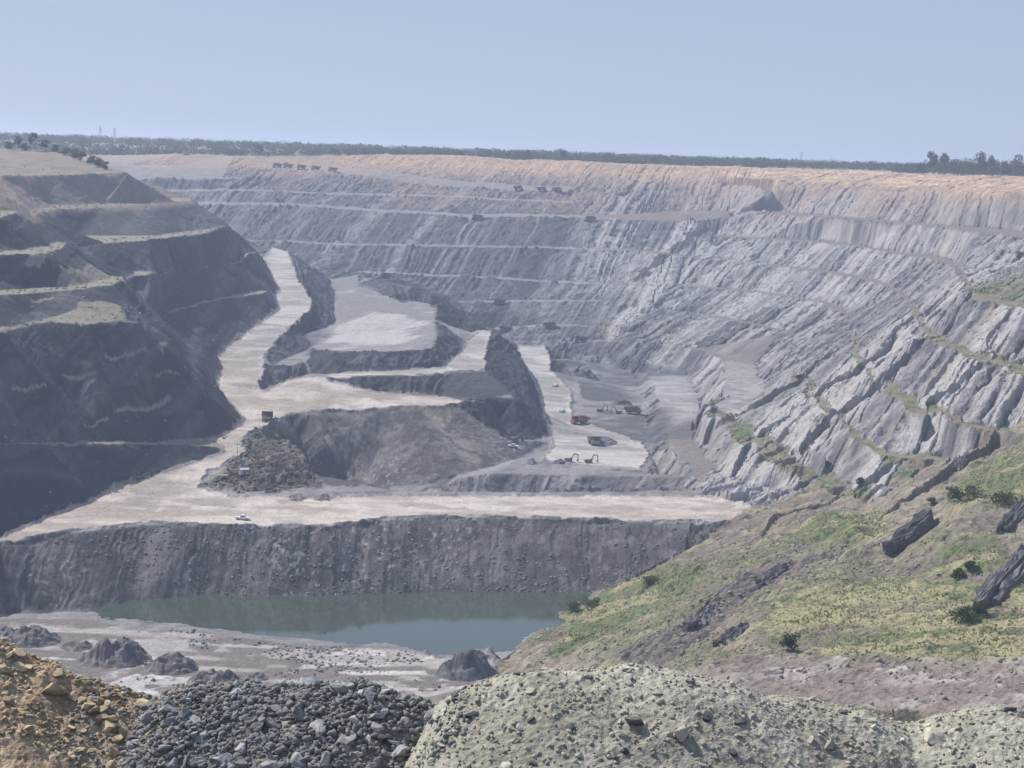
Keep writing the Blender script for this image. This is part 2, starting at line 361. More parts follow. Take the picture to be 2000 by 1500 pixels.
SX = sample(gx, X + wx, Y + wy); SY = sample(gy, X + wx, Y + wy)
S = np.sqrt(SX ** 2 + SY ** 2)
steep = sstep(0.22, 0.6, S)
Z0 = Z.copy()
print('warp', round(time.time() - T0, 1))
#@@MAT
# ---------------------------------------------------------------- zones, drawn as outlines on the ground
def plan_poly(s, F=None):
    a = nums(s); out = []
    for i in range(0, len(a), 2):
        h = hit(a[i], a[i + 1])
        if h is not None: out.append((h[0], h[1]))
    return out
def zone(s, soft=3.0):
    """soft 0..1 mask of an outline (photo px of its corners, carried onto the ground)"""
    p = plan_poly(s)
    jx = soft * fbm(X / (soft * 3), Y / (soft * 3), 2, 31); jy = soft * 1.6 * fbm(X / (soft * 3), Y / (soft * 3), 2, 32)
    return inpoly(p, X + jx, Y + jy).astype(np.float32)
c = X * BED[0] + Y * BED[1] + Z0 * BED[2]
cF = .98 * X - .2 * Y; cR = .895 * X - .445 * Y
c = np.where(Y * 0 + (X < -60) * (Y < 1330), c, cF)
c = np.where(((X > 40) & (X > 40 + (Y - 1150) * .33)) | (Y < 640), cR, c)
tier = np.where(X > 40 + (Y - 1150) * .33, np.searchsorted([-136, -124, -112, -99, -83, -66, -46, -24], Z0 - .5), np.searchsorted([-143, -128, -112, -100, -80, -55, -46, -36], Z0 - .5) + 20.).astype(np.float32)
cw = c + (2.0 + 2.0 * (X < 60)) * fbm(X / 45, Y / 45, 3, 41) + 7.0 * _h(tier, tier * 0, 5)
chw = cR + 2.5 * fbm(X / 45, Y / 45, 3, 46)
band = n1(cw / 9.0, 42) * .55 + n1(cw / 3.6, 43) * .45 + n1(cw / 1.5, 44) * .25
N1 = fbm(X / 45, Y / 45, 4, 51); N2 = fbm(X / 9, Y / 9, 3, 52); N3 = fbm(X / 2.2, Y / 2.2, 3, 53); N4 = fbm(X / 120, Y / 120, 3, 54)
flat = 1 - sstep(0.16, 0.34, S)
LP0 = [bp(a_, b_, rz(a_, b_))[:2] for a_, b_ in ((484, 484), (512, 504), (527, 536), (544, 568), (543, 604), (500, 636), (440, 678), (426, 738), (440, 778), (475, 815))] + [bp(430, 882, -124.5)[:2], bp(200, 966, -129.5)[:2], bp(0, 1050, -130)[:2], (-600, 500), (-700, 1330), (-190, 1330)]
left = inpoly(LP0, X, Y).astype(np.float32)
hill = inpoly(plan_poly('965,1290 1100,1195 1220,1135 1380,1055 1490,985 1600,960 1700,985 1850,905 2030,800') + [(420, 700), (420, 250), (40, 250)], X, Y).astype(np.float32)
rightnear = inpoly([(60, 600), (92, 800), (100, 950), (150, 1010), (185, 1080), (240, 1150), (290, 1200), (350, 1350), (600, 1300), (500, 500), (150, 500)], X, Y).astype(np.float32)
tread = np.zeros(X.shape, np.float32)
_tx = X + wx; _ty = Y + wy
for tp in TREADS:
    if max(q[1] for q in tp) > 450: tread = np.maximum(tread, inpoly(tp, _tx, _ty))
wall = np.maximum(rightnear, (Y > 1175) & (X > -230 - .1 * (Y - 1200)) & (Y < 1990)) * (1 - hill)
def soften(m_, n_=4):
    m_ = m_.astype(np.float32).copy()
    for _ in range(n_):
        m_[2:-2] = (m_[:-4] + m_[4:] + m_[1:-3] + m_[3:-1] + m_[2:-2]) / 5; m_[:, 2:-2] = (m_[:, :-4] + m_[:, 4:] + m_[:, 1:-3] + m_[:, 3:-1] + m_[:, 2:-2]) / 5
    return m_
road = zone('484,484 505,496 512,504 524,524 527,536 540,558 544,568 536,580 543,604 532,614 500,636 470,658 440,678 424,700 432,720 426,738 421,748 440,778 458,798 478,818 442,846 400,860 432,872 440,885 400,896 320,922 200,968 60,1024 0,1052 -150,1120 -150,1130 0,1062 130,1038 200,1032 290,1020 400,1026 640,1028 720,1016 840,1008 1000,1010 1300,1018 1440,1018 1500,1000 1400,972 1280,968 1050,970 900,968 760,967 640,972 450,970 385,955 400,925 440,905 480,885 470,868 500,840 560,812 600,803 750,797 860,795 905,788 870,774 770,768 690,756 640,742 560,744 520,762 508,765 505,750 515,735 515,695 545,660 590,620 608,606 610,590 583,548 565,500 555,490', 1.2)
road = np.maximum(road, zone('1008,677 1020,705 1040,745 1055,790 1072,828 1080,870 1060,900 1245,922 1268,890 1250,865 1150,828 1120,822 1114,795 1115,768 1098,745 1074,725 1075,700 1062,676', 1.2))
road = np.maximum(road, zone('878,702 900,690 908,668 930,650 975,652 955,670 945,702 948,722 880,728 800,734 700,737 640,739 640,733 700,727 800,722 865,718', 1.0))
plat = zone('625,536 640,540 655,575 652,600 655,625 650,654 620,682 650,684 700,686 846,682 852,660 848,625 835,592 790,592 700,560 700,536', 1.5)
shore = inpoly(plan_poly('-150,1212 0,1210 150,1205 230,1222 400,1238 570,1262 740,1262 800,1275 860,1290 960,1285') + [(0, 470), (0, 400), (-300, 400)], X, Y).astype(np.float32)
spoil = inpoly(plan_poly('-100,1080 0,1067 130,1044 290,1025 500,1031 640,1033 720,1021 840,1013 1000,1015 1300,1023 1440,1023 1380,1055 1220,1135 1150,1165 600,1180 0,1200 -100,1215'), X, Y).astype(np.float32)
fan = inpoly([bp(*q)[:2] for q in [(560, 806, -121), (750, 796, -121), (860, 793, -121), (890, 790, -121), (930, 820, -127), (985, 860, -134), (1030, 892, -139), (905, 932, -142), (745, 955, -147), (706, 948, -147), (675, 915, -141), (640, 870, -131.5), (607, 812, -121.6)]], X, Y).astype(np.float32)
tread_g1 = zone('1266,735 1340,734 1362,770 1370,815 1310,835 1316,815 1290,782', 1.0)
tread_g2 = zone('1412,703 1475,712 1495,762 1440,820 1400,800 1414,742', 1.5)

# relief: ribs follow the dipping beds wherever the ground is cut steep, rills run down loose spoil
loose = np.clip(spoil + fan, 0, 1)
cut = sstep(0.15, 0.4, S) * (1 - loose) * (1 - road) * (1 - plat) * (1 - shore)
cut = np.maximum(cut, wall * (1 - tread) * (1 - road) * (1 - plat) * (1 - np.maximum(tread_g1, tread_g2)))
cut *= np.where(hill > .5, 0.35, 1.0) * (1 - .45 * sstep(-26, -17, Z0) * (Y > 1250))
flat = np.where(wall > .5, tread, flat)
ra = (0.25 + 1.15 * sstep(-.35, .4, fbm(X / 38, Y / 38, 2, 57))) * (1 + 0.35 * sstep(900, 1500, Y))
rightw = sstep(40, 90, X) * (1 - hill)
ra = ra * (1 + 0.2 * rightw)
rfar = np.maximum(rightw, 0) * sstep(900, 1000, Y)
rib = n1(cw / 13.0, 61) * (.9 - .5 * rfar) + (1 - 2 * np.abs(n1(cw / 5.2, 62))) * .85 + n1(cw / 2.1, 63) * .45 + rightw * sstep(1000, 880, Y) * ((1 - 2 * np.abs(n1(cw / 1.7, 67))) * .45 + n1(cw / .8, 68) * .2)
rough = 1 - .6 * left
gv = sstep(.22, .0, np.abs(n1(cw / 6.5, 69) + .25 * N2)) * sstep(-.7, .1, fbm(X / 30, Y / 30, 2, 70))
Z = Z + cut * ra * rib * rough * (1 - .35 * rfar) - cut * gv * (1.7 * rightw + .6) * rough
rill = (1 - 2 * np.abs(vn(X / 2.3 + 1.5 * N2, Y / 40, 64))) * .35 + vn(X / 0.9, Y / 12, 65) * .14 + .3 * vn(X / 8 + N2, Y / 60, 66)
Z = Z + loose * steep * rill * .8
rb = road.copy()
for _ in range(2):
    rb[1:-1] = (rb[:-2] + rb[2:] + 2 * rb[1:-1]) / 4; rb[:, 1:-1] = (rb[:, :-2] + rb[:, 2:] + 2 * rb[:, 1:-1]) / 4
berm = 4 * rb * (1 - rb) * sstep(-.5, .0, fbm(X / 6, Y / 6, 2, 59))
Z = Z + berm * .9 * (Y < 1400)
smooth_ground = np.clip(road + shore + tread_g1 * .5, 0, 1)
Z = Z + (1 - smooth_ground) * ((1.3 - .6 * rfar) * N2 * (0.3 + cut) + 0.55 * N3 * (0.4 + 1.0 * cut) + cut * .8 * fbm(X / 5, Y / 5, 2, 58)) * rough + smooth_ground * (0.10 * N3 + .2 * N2)
Z = Z + hill * (1.2 * N2 * sstep(300, 500, Y) + .45 * N3 + .9 * n1(chw / 9, 99) * sstep(380, 460, Y))
Z = np.where(Y > 2000, Z0, Z)
# sunk ground under the pond stays under it
Z = Z.astype(np.float32)

# ---------------------------------------------------------------- base colours
def C3(r, g, b): return np.array([r, g, b], np.float32)
def mix(A, B, t): return A + (B - A) * t[..., None]
f3 = np.broadcast_to
tb = sstep(-.35, .45, band)
A = mix(f3(C3(.085, .087, .097), X.shape + (3,)), f3(C3(.215, .212, .215), X.shape + (3,)), tb * sstep(-.9, .3, N2 + .3 * N3))
tan = sstep(.25, .5, n1(cw / 14.0, 71)) * sstep(-.2, .3, N1)
A = mix(A, f3(C3(.27, .235, .20), A.shape), tan * (.55 * rightw + .12))
A = mix(A, f3(C3(.37, .36, .35), A.shape), rightw * sstep(-.7, .4, .5 * N4 + .7 * band + .35 * N2) * .85)
A = mix(A, A * .75, gv * rightw)  # shade inside the narrow grooves, put into the colour
# coal seams
coal = sstep(.52, .7, n1(cw / 21.0 + 3.3, 72)) * (1 - .5 * rightw)
A = mix(A, f3(C3(.045, .046, .052), A.shape), coal * .7)
CD = zone('1422,408 1437,410 1432,425 1400,452 1345,482 1300,512 1255,545 1235,550 1262,520 1330,470 1385,440', 3) + zone('1480,392 1520,372 1560,374 1530,392 1500,410 1470,420', 3)
A = mix(A, f3(C3(.055, .055, .062), A.shape), np.clip(CD, 0, 1) * .9)
# brown cap of weathered ground
cap = sstep(-34, -20, Z0 + 5 * N1 + 3 * N2) * sstep(1150, 1400, Y)
capr = sstep(-30, -19, Z0 + 4 * N1 + 2 * N2) * sstep(120, 300, X) * sstep(1000, 1200, Y)
cap = np.maximum(cap, capr)
A = mix(A, f3(C3(.36, .25, .175), A.shape), cap * .9)
top = sstep(-22, -15, Z0 + 2.5 * N2) * sstep(1200, 1500, Y) * (X > -180)
A = mix(A, f3(C3(.48, .315, .20), A.shape), top * sstep(-.7, .1, N2 + .5 * N1))
brt = sstep(.0, .35, N2 + .3 * vn(X / 30, Y / 6, 77)) * top * sstep(60, 300, X)
A = mix(A, f3(C3(.78, .56, .34), A.shape), brt * .75)
mid = sstep(-75, -20, Z0) * sstep(1300, 1500, Y)
A = mix(A, f3(C3(.25, .215, .20), A.shape), mid * .35)
A = mix(A, f3(C3(.27, .21, .17), A.shape), sstep(-60, -40, Z0 + 4 * N1) * (Y > 1400) * (X > -120) * (1 - cap) * .6 * sstep(-.6, .5, N2 + N1))
lay = sstep(.1, .5, n1((Z0 + .8 * N2) / 1.1, 97) + .3 * N3) * top; A = mix(A, f3(C3(.34, .22, .15), A.shape), lay * .6)
# level ground inside the pit is paler with dust
dust = flat * (1 - hill) * sstep(-.9, .3, N2 + .35)
A = mix(A, f3(C3(.25, .243, .245), A.shape), dust * .65 * (1 - cap * .5) * (1 - rightw))
A = mix(A, f3(C3(.17, .15, .14), A.shape), dust * .95 * rightw * (1 - cap))
GH = zone('560,808 606,813 640,870 675,915 704,948 650,950 625,935 600,900 580,850', 1.0)
A = mix(A, f3(C3(.07, .07, .075), A.shape), GH * .9)  # shadow in the gully beside the fan, painted dark
lowf = sstep(-133, -137, Z0) * (X > 40) * (Y > 860) * (1 - road)
A = mix(A, mix(f3(C3(.085, .087, .095), A.shape), f3(C3(.22, .22, .225), A.shape), sstep(-.3, .6, N1 + .6 * N2)), lowf * .9)
# left wall: dark shale with its shade painted in, dull green-brown benches, brown soil above
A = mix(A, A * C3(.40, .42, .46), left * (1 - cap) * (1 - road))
LP = zone('110,570 240,548 240,540 115,558') + zone('203,698 290,690 288,684 206,692', .2) + zone('222,810 268,800 334,782 330,774 270,792 228,802', .2) + zone('160,838 215,822 210,815 165,830', .2) + zone('20,760 90,752 88,747 22,754', .2) + zone('300,742 350,730 348,726 302,737', .2) + zone('120,735 190,728 188,724 122,731', .2) + zone('60,590 105,584 104,580 62,586', .2) + zone('48,520 60,495 88,500 90,520 70,524', 1) + zone('318,690 330,675 322,668 308,680', .8)
lt = np.clip(left * np.maximum(tread * sstep(.6, .4, S), np.maximum(sstep(.22, .12, S), LP)) * (1 - road), 0, 1)
A = mix(A, f3(C3(.25, .225, .185), A.shape), lt * .9)
A = mix(A, f3(C3(.13, .16, .08), A.shape), lt * sstep(.15, .5, N3 + N2) * .45)
soil = left * sstep(-44, -40.5, Z0) * sstep(850, 900, Y)
A = mix(A, mix(f3(C3(.225, .185, .16), A.shape), f3(C3(.16, .155, .115), A.shape), sstep(0, .5, N2 + .4 * N3)), soil * .9)
A = mix(A, A * .6, soil * sstep(.35, .6, n1(c / 7 + .5 * N2, 98)) * .8)
patch = .35 * left * sstep(.52, .6, fbm(X / 6, Y / 6, 2, 81) + .3 * N1) * (Z0 > -112)
A = mix(A, f3(C3(.16, .17, .10), A.shape), patch * .7)
isl = (X > -150) * (X < 45) * (Y > 835) * (Y < 1330) * (Z0 > -137) * (1 - left) * sstep(.12, .3, S)
A = mix(A, A * C3(.45, .46, .50), isl.astype(np.float32) * sstep(1400, 1250, Y + 2 * X))  # steep faces of the middle island: their shade darkens the colour
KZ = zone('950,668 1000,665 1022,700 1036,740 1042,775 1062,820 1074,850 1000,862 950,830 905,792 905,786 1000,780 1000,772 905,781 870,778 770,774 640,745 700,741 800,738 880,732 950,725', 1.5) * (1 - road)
A = mix(A, f3(C3(.055, .057, .064), A.shape), KZ * .85)  # shaded bank beside the ramp and bench faces below, shade painted near-black
# spoil, plateau, roads
sp = mix(f3(C3(.075, .072, .074), A.shape), f3(C3(.135, .13, .13), A.shape), sstep(-.5, .6, N2 + .7 * N3))
sp = mix(sp, f3(C3(.30, .29, .30), A.shape), sstep(.42, .6, fbm(X / 1.1, Y / 1.1, 2, 82)) * sstep(.0, .5, N1 + .2) * .8)
KN = zone('385,950 430,930 470,880 470,868 500,845 545,830 590,850 615,900 628,950 560,960 450,962', 1.5) * (1 - road)
sp2 = mix(f3(C3(.06, .056, .054), A.shape), f3(C3(.16, .142, .12), A.shape), sstep(-.4, .5, N2 + .5 * N3)); sp2 = mix(sp2, f3(C3(.16, .155, .11), A.shape), sstep(.25, .7, N1 + N3) * .4)
A = mix(A, sp2, soften(KN, 2) * (1 - GH) * .95)
WS = zone('505,1065 545,1050 590,1065 600,1110 560,1130 520,1100', 2); sp = mix(sp, f3(C3(.28, .28, .28), A.shape), WS * sstep(.15, .35, fbm(X / .9, Y / .9, 2, 89)))
A = mix(A, sp, loose * .95)
FZ = zone('612,815 640,812 665,840 690,880 735,948 705,950 665,890 630,855', 2) + zone('840,800 868,802 895,845 945,905 915,912 885,865 850,835', 2)
FZ = soften(FZ, 4)
A = mix(A, f3(C3(.27, .25, .21), A.shape), FZ * sstep(-.3, .5, N2 + .6 * N3) * .6)
fs = .4 * fan * sstep(.15, .5, vn(X / 11 + .6 * N2, Y / 50, 83) + .3 * N2)
A = mix(A, f3(C3(.27, .25, .20), A.shape), fs * .8)
rs = vn(X / 34 + 1.5 * N1, Y / 13 + N2, 84) * .6 + vn(X / 12 + N2, Y / 5, 85) * .4 + .5 * N1 + .4 * N2
rd = mix(f3(C3(.31, .265, .23), A.shape), f3(C3(.47, .42, .375), A.shape), sstep(-.55, .5, rs))
roadc = soften(road, 1) * road
A = mix(A, rd, roadc * .95)
A = mix(A, f3(C3(.21, .195, .185), A.shape), road * sstep(.15, .55, fbm(X / 26, Y / 16, 4, 96)) * .65)
PB = soften(zone('660,640 720,615 800,612 830,640 800,672 700,672 655,665', 8), 10)
grey_rd = road * np.maximum(sstep(820, 1000, Y), sstep(715, 740, Y) * (X > -20))
A = mix(A, mix(f3(C3(.23, .225, .225), A.shape), f3(C3(.38, .37, .365), A.shape), sstep(-.5, .6, rs)), soften(grey_rd, 3) * road * .8)
A = mix(A, mix(f3(C3(.20, .198, .20), A.shape), f3(C3(.37, .36, .355), A.shape), sstep(-.3, .55, .9 * PB - .5 + N1 + .5 * N2 + .3 * N3)), plat * .9)
A = mix(A, mix(f3(C3(.28, .27, .27), A.shape), f3(C3(.40, .385, .375), A.shape), sstep(-.4, .6, vn(X / 9 + N2, Y / 7 + N1, 86) + .5 * N3 + .3 * N2)), soften(np.maximum(tread_g1 * .6, tread_g2 * .4), 4))
sh = mix(f3(C3(.155, .138, .13), A.shape), f3(C3(.31, .285, .275), A.shape), sstep(-.15, .5, vn(X / 16 + N2, Y / 5, 87) + .5 * N2))
sh = mix(sh, f3(C3(.62, .62, .63), A.shape), sstep(.45, .62, vn(X / 14 + .9 * N2, Y / 5, 88) + .35 * N3) * sstep(545, 500, Y) * .45)
A = mix(A, sh, shore * .95)
# green benches on the near right wall
grn = np.maximum((Z0 > -128.5) * rightnear * sstep(.30, .20, S) * sstep(1080, 950, Y + 80 * N1), 0)
gsh = sstep(-.25, .35, N2 + .3 * N3 + .3 * N1)
A = mix(A, mix(f3(C3(.19, .165, .12), A.shape), f3(C3(.10, .135, .055), A.shape), gsh), grn * .85 * (1 - tread_g2) * (1 - tread_g1))
# near hillside: brown soil with scrub and grass
hs = mix(f3(C3(.155, .132, .11), A.shape), f3(C3(.235, .205, .165), A.shape), sstep(-.4, .5, N2 + .4 * N3))
hs = mix(hs, f3(C3(.12, .13, .075), A.shape), sstep(.15, .5, N1 * .7 + .7 * N2 + .1) * .7)
hs = mix(hs, f3(C3(.075, .068, .062), A.shape), sstep(.25, .45, n1(chw / 9, 99) + .5 * N2) * sstep(-.1, .4, N4 + .3 * N1) * .7)
hs = mix(hs, f3(C3(.30, .27, .17), A.shape), sstep(.35, .6, vn(X / 9 + N3, Y / 5, 90) + .3 * N3) * .5)
GR = zone('1490,1255 1480,1215 1530,1165 1600,1140 1750,1135 1900,1140 2050,1150 2050,1290 1750,1285 1600,1275', 2.5)
GR2 = zone('1095,1195 1200,1140 1300,1105 1395,1110 1330,1165 1230,1215 1160,1245 1090,1290 1060,1290 1130,1220', 2.5)
GR3 = zone('1845,955 1900,905 1990,860 2060,830 2060,990 1940,1000 1860,985', 2.5)
GR4 = zone('1520,1045 1600,1000 1720,1005 1740,1040 1600,1060', 2.5)
GR5 = zone('1850,1060 1940,1040 1960,1100 1880,1130 1800,1120', 2)
G_all = np.clip(GR + GR2 + GR3 + GR4 + GR5, 0, 1)
gc = mix(f3(C3(.12, .145, .07), A.shape), f3(C3(.27, .25, .145), A.shape), sstep(-.3, .35, vn(X / 14, Y / 7, 91) + .4 * N3 + .6 * (GR - .5)))
hs = mix(hs, gc, soften(G_all, 6) * sstep(-.5, .1, N2 + .35 * N1 + .2) * .92)
PU = zone('1380,1300 1500,1288 1750,1292 2050,1288 2050,1420 1350,1420 1330,1320', 1.5)
pu = mix(f3(C3(.19, .158, .142), A.shape), f3(C3(.28, .25, .23), A.shape), sstep(-.4, .5, N2 + .3 * N3))
ch = -.541 * X - .256 * Y + 1.2 * N2; joint = np.abs(n1(ch / 5.5, 92)); pu = mix(pu, f3(C3(.48, .45, .44), A.shape), sstep(.09, .03, joint) * sstep(.0, .5, N1 + N2 + .5 * N3) * .6)
pu = mix(pu, f3(C3(.08, .075, .08), A.shape), sstep(.14, .10, np.abs(joint - .22)) * sstep(0, .4, N2 - N1) * .8)
hs = mix(hs, pu, PU * .95)
DK = zone('1190,1285 1290,1235 1380,1180 1450,1125 1540,1090 1720,1060 1690,1075 1560,1110 1480,1165 1400,1225 1330,1290 1280,1310', 1.5)
hs = mix(hs, mix(f3(C3(.075, .068, .07), A.shape), f3(C3(.14, .12, .115), A.shape), sstep(-.3, .4, n1(chw / 1.5, 93) + N3)), DK * .92)
A = mix(A, hs, hill)
# far plain
pl = sstep(1950, 2050, Y)
A = mix(A, mix(f3(C3(.10, .12, .06), A.shape), f3(C3(.20, .17, .12), A.shape), sstep(-.2, .4, N1)), pl)
A = A * (1 + .16 * N3 + .10 * vn(X / .7, Y / .7, 94))[..., None]
A = np.clip(A, .02, .85)
Z = Z - sstep(.25, .2, np.abs(joint)) * 0
Z = np.where(PU > .5, Z - .45 * sstep(.14, .08, np.abs(joint - .22)) + .3 * sstep(.0, .3, n1(ch / 5.5, 92)), Z)
Z = np.where(DK > .5, Z + .8 * n1(chw / 2.4, 95) + .3 * N3, Z)
Z = Z + soften(KN, 2) * (.9 * N3 + .5 * N2)
print('colours', round(time.time() - T0, 1))

def new_mat(name, rough=.95, spec=.2):
    m = bpy.data.materials.new(name); m.use_nodes = True
    b = m.node_tree.nodes['Principled BSDF']; b.inputs['Roughness'].default_value = rough
    b.inputs['Specular IOR Level'].default_value = spec
    return m, m.node_tree, b
def ground_mat(name, scale=1.2, bump=.35):
    m, t, b = new_mat(name, .97, .1)
    at = t.nodes.new('ShaderNodeAttribute'); at.attribute_name = 'albedo'
    ge = t.nodes.new('ShaderNodeNewGeometry')
    nz = t.nodes.new('ShaderNodeTexNoise'); nz.inputs['Scale'].default_value = scale; nz.inputs['Detail'].default_value = 4
    t.links.new(ge.outputs['Position'], nz.inputs['Vector'])
    mr = t.nodes.new('ShaderNodeMapRange'); mr.inputs['From Min'].default_value = .25; mr.inputs['From Max'].default_value = .75
    mr.inputs['To Min'].default_value = .72; mr.inputs['To Max'].default_value = 1.28
    t.links.new(nz.outputs['Fac'], mr.inputs['Value'])
    vm = t.nodes.new('ShaderNodeVectorMath'); vm.operation = 'SCALE'
    t.links.new(at.outputs['Color'], vm.inputs[0]); t.links.new(mr.outputs[0], vm.inputs['Scale'])
    t.links.new(vm.outputs[0], b.inputs['Base Color'])
    bp_ = t.nodes.new('ShaderNodeBump'); bp_.inputs['Strength'].default_value = bump; bp_.inputs['Distance'].default_value = .5
    t.links.new(nz.outputs['Fac'], bp_.inputs['Height']); t.links.new(bp_.outputs[0], b.inputs['Normal'])
    return m
def grid_mesh(name, co, quads, alb, mat, smooth=False):
    me = bpy.data.meshes.new(name)
    me.vertices.add(len(co)); me.vertices.foreach_set('co', np.ascontiguousarray(co, np.float32).reshape(-1))
    me.loops.add(quads.size); me.loops.foreach_set('vertex_index', quads.reshape(-1))
    me.polygons.add(len(quads)); me.polygons.foreach_set('loop_start', np.arange(0, quads.size, 4, dtype=np.int32))
    at = me.attributes.new('albedo', 'FLOAT_COLOR', 'POINT')
    at.data.foreach_set('color', np.concatenate([alb, np.ones((len(alb), 1), np.float32)], 1).astype(np.float32).reshape(-1))
    me.update(calc_edges=True)
    me.polygons.foreach_set('use_smooth', np.full(len(quads), smooth))
    me.materials.append(mat)
    ob = bpy.data.objects.new(name, me); COL.objects.link(ob)
    return ob
def structure(o): o['kind'] = 'structure'; return o
GM = ground_mat('ground')
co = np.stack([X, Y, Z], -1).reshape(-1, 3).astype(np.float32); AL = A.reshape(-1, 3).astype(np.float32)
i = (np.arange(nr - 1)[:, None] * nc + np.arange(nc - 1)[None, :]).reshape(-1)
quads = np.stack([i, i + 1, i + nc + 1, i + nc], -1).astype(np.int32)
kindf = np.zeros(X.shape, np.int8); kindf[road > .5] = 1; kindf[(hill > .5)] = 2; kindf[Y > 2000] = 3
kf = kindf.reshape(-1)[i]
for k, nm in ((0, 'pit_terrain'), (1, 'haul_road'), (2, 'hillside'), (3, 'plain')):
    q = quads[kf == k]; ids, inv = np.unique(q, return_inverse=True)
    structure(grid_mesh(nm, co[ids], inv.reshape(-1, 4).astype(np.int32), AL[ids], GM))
print('mesh', round(time.time() - T0, 1))
# ---------------------------------------------------------------- pond
def pond():
    m, t, b = new_mat('pond_water', .04, .5)
    b.inputs['Base Color'].default_value = (.050, .070, .056, 1)
    b.inputs['IOR'].default_value = 1.5
    nz = t.nodes.new('ShaderNodeTexNoise'); nz.inputs['Scale'].default_value = .8; nz.inputs['Detail'].default_value = 3
    ge = t.nodes.new('ShaderNodeNewGeometry'); t.links.new(ge.outputs['Position'], nz.inputs['Vector'])
    bu = t.nodes.new('ShaderNodeBump'); bu.inputs['Strength'].default_value = .06; bu.inputs['Distance'].default_value = .2
    t.links.new(nz.outputs['Fac'], bu.inputs['Height']); t.links.new(bu.outputs[0], b.inputs['Normal'])
    me = bpy.data.meshes.new('pond'); vs = [(-150, 480, WATER_Z), (60, 480, WATER_Z), (60, 640, WATER_Z), (-150, 640, WATER_Z)]
    me.from_pydata(vs, [], [(0, 1, 2, 3)]); me.materials.append(m)
    o = bpy.data.objects.new('pond', me); COL.objects.link(o); o['kind'] = 'structure'
pond()
#@@THINGS
# ---------------------------------------------------------------- foreground heaps
def crest_fn(s, yc):
    a = nums(s); xs = []; zs = []
    for k in range(0, len(a), 2):
        v = ray(a[k], a[k + 1]); v = v * (yc / v[1]); xs.append(v[0]); zs.append(v[2])
    return np.array(xs), np.array(zs), yc
HEAPS = {
 'ochre': crest_fn('-500,1130 -200,1200 0,1262 60,1288 95,1292 150,1325 215,1345 275,1366 330,1400 400,1460 500,1560 700,1800', 28.5),
 'grey': crest_fn('40,1800 180,1600 235,1515 258,1440 280,1384 330,1362 400,1356 480,1344 550,1341 640,1338 740,1342 800,1362 850,1384 900,1440 960,1520 1100,1800', 25.5),
 'pale': crest_fn('560,1800 700,1640 785,1505 820,1440 850,1374 900,1342 960,1322 1000,1313 1100,1303 1180,1299 1300,1303 1400,1324 1500,1352 1600,1371 1700,1392 1770,1418 1800,1412 1850,1396 1900,1386 1960,1381 2000,1386 2300,1420', 23.5)}
def heap_z(k, x, y, detail=True):
    xs, zs, yc = HEAPS[k]
    zc = np.interp(x, xs, zs)
    d = y - yc - .35 * vn(x / 2.5, y * 0, 201)
    z = zc - np.where(d < 0, (np.sqrt(d * d + .16) - .4) * .52, (np.sqrt(d * d + .25) - .5) * .75)
    if detail:
        sd = {'ochre': 1, 'grey': 2, 'pale': 3}[k] * 10
        am = {'ochre': 1.2, 'grey': 1.0, 'pale': .8}[k]
        z = z + am * ((.10 if k == 'pale' else .2) * fbm(x / 1.5, y / 1.5, 3, sd) + .07 * fbm(x / .35, y / .35, 3, sd + 3) + .022 * fbm(x / .07, y / .07, 2, sd + 6))
    return z.astype(np.float32)
def heap(k, name, label, x0, x1, shade):
    yc = HEAPS[k][2]
    ys = np.concatenate([np.arange(yc - 8, yc - 3.6, .12), np.arange(yc - 3.6, yc + 1.0, .024), np.arange(yc + 1.0, yc + 8, .15)])
    xs = np.arange(x0, x1, .02)
    XX, YH = np.meshgrid(xs, ys); ZZ = heap_z(k, XX, YH)
    al = shade(XX, YH)
    nr_, nc_ = XX.shape; i = (np.arange(nr_ - 1)[:, None] * nc_ + np.arange(nc_ - 1)[None, :]).reshape(-1)
    q = np.stack([i, i + 1, i + nc_ + 1, i + nc_], -1).astype(np.int32)
    co = np.stack([XX, YH, ZZ], -1).reshape(-1, 3)
    zq = co[q[:, 0], 2]; q = q[zq > -13]
    ids, inv = np.unique(q, return_inverse=True)
    o = grid_mesh(name, co[ids], inv.reshape(-1, 4).astype(np.int32), al.reshape(-1, 3)[ids], HM)
    o['label'] = label; o['category'] = 'heap'; o['group'] = 'dumped heaps in the foreground'
    return o
HM = ground_mat('heap_earth', 14.0, .25)
def sh_ochre(x, y):
    n = fbm(x / .5, y / .5, 3, 301)
    c = mix(f3(C3(.29, .225, .155), x.shape + (3,)), f3(C3(.44, .355, .25), x.shape + (3,)), sstep(-.4, .5, n))
    pk = sstep(.1, .5, fbm(x / 1.5, y / 1.5, 2, 302) - .35 * (y - 27.0))
    c = mix(c, f3(C3(.50, .37, .27), c.shape), pk * .8)
    c = mix(c, f3(C3(.17, .155, .135), c.shape), sstep(-6.1, -5.4, x + .7 * fbm(x / .5, y / .5, 3, 304)) * .7)
    return c * (1 + .25 * fbm(x / .06, y / .06, 2, 303))[..., None]
def sh_grey(x, y):
    n = fbm(x / .4, y / .4, 3, 311)
    c = mix(f3(C3(.12, .12, .118), x.shape + (3,)), f3(C3(.25, .245, .235), x.shape + (3,)), sstep(-.4, .5, n))
    return c * (1 + .3 * fbm(x / .06, y / .06, 2, 313))[..., None]
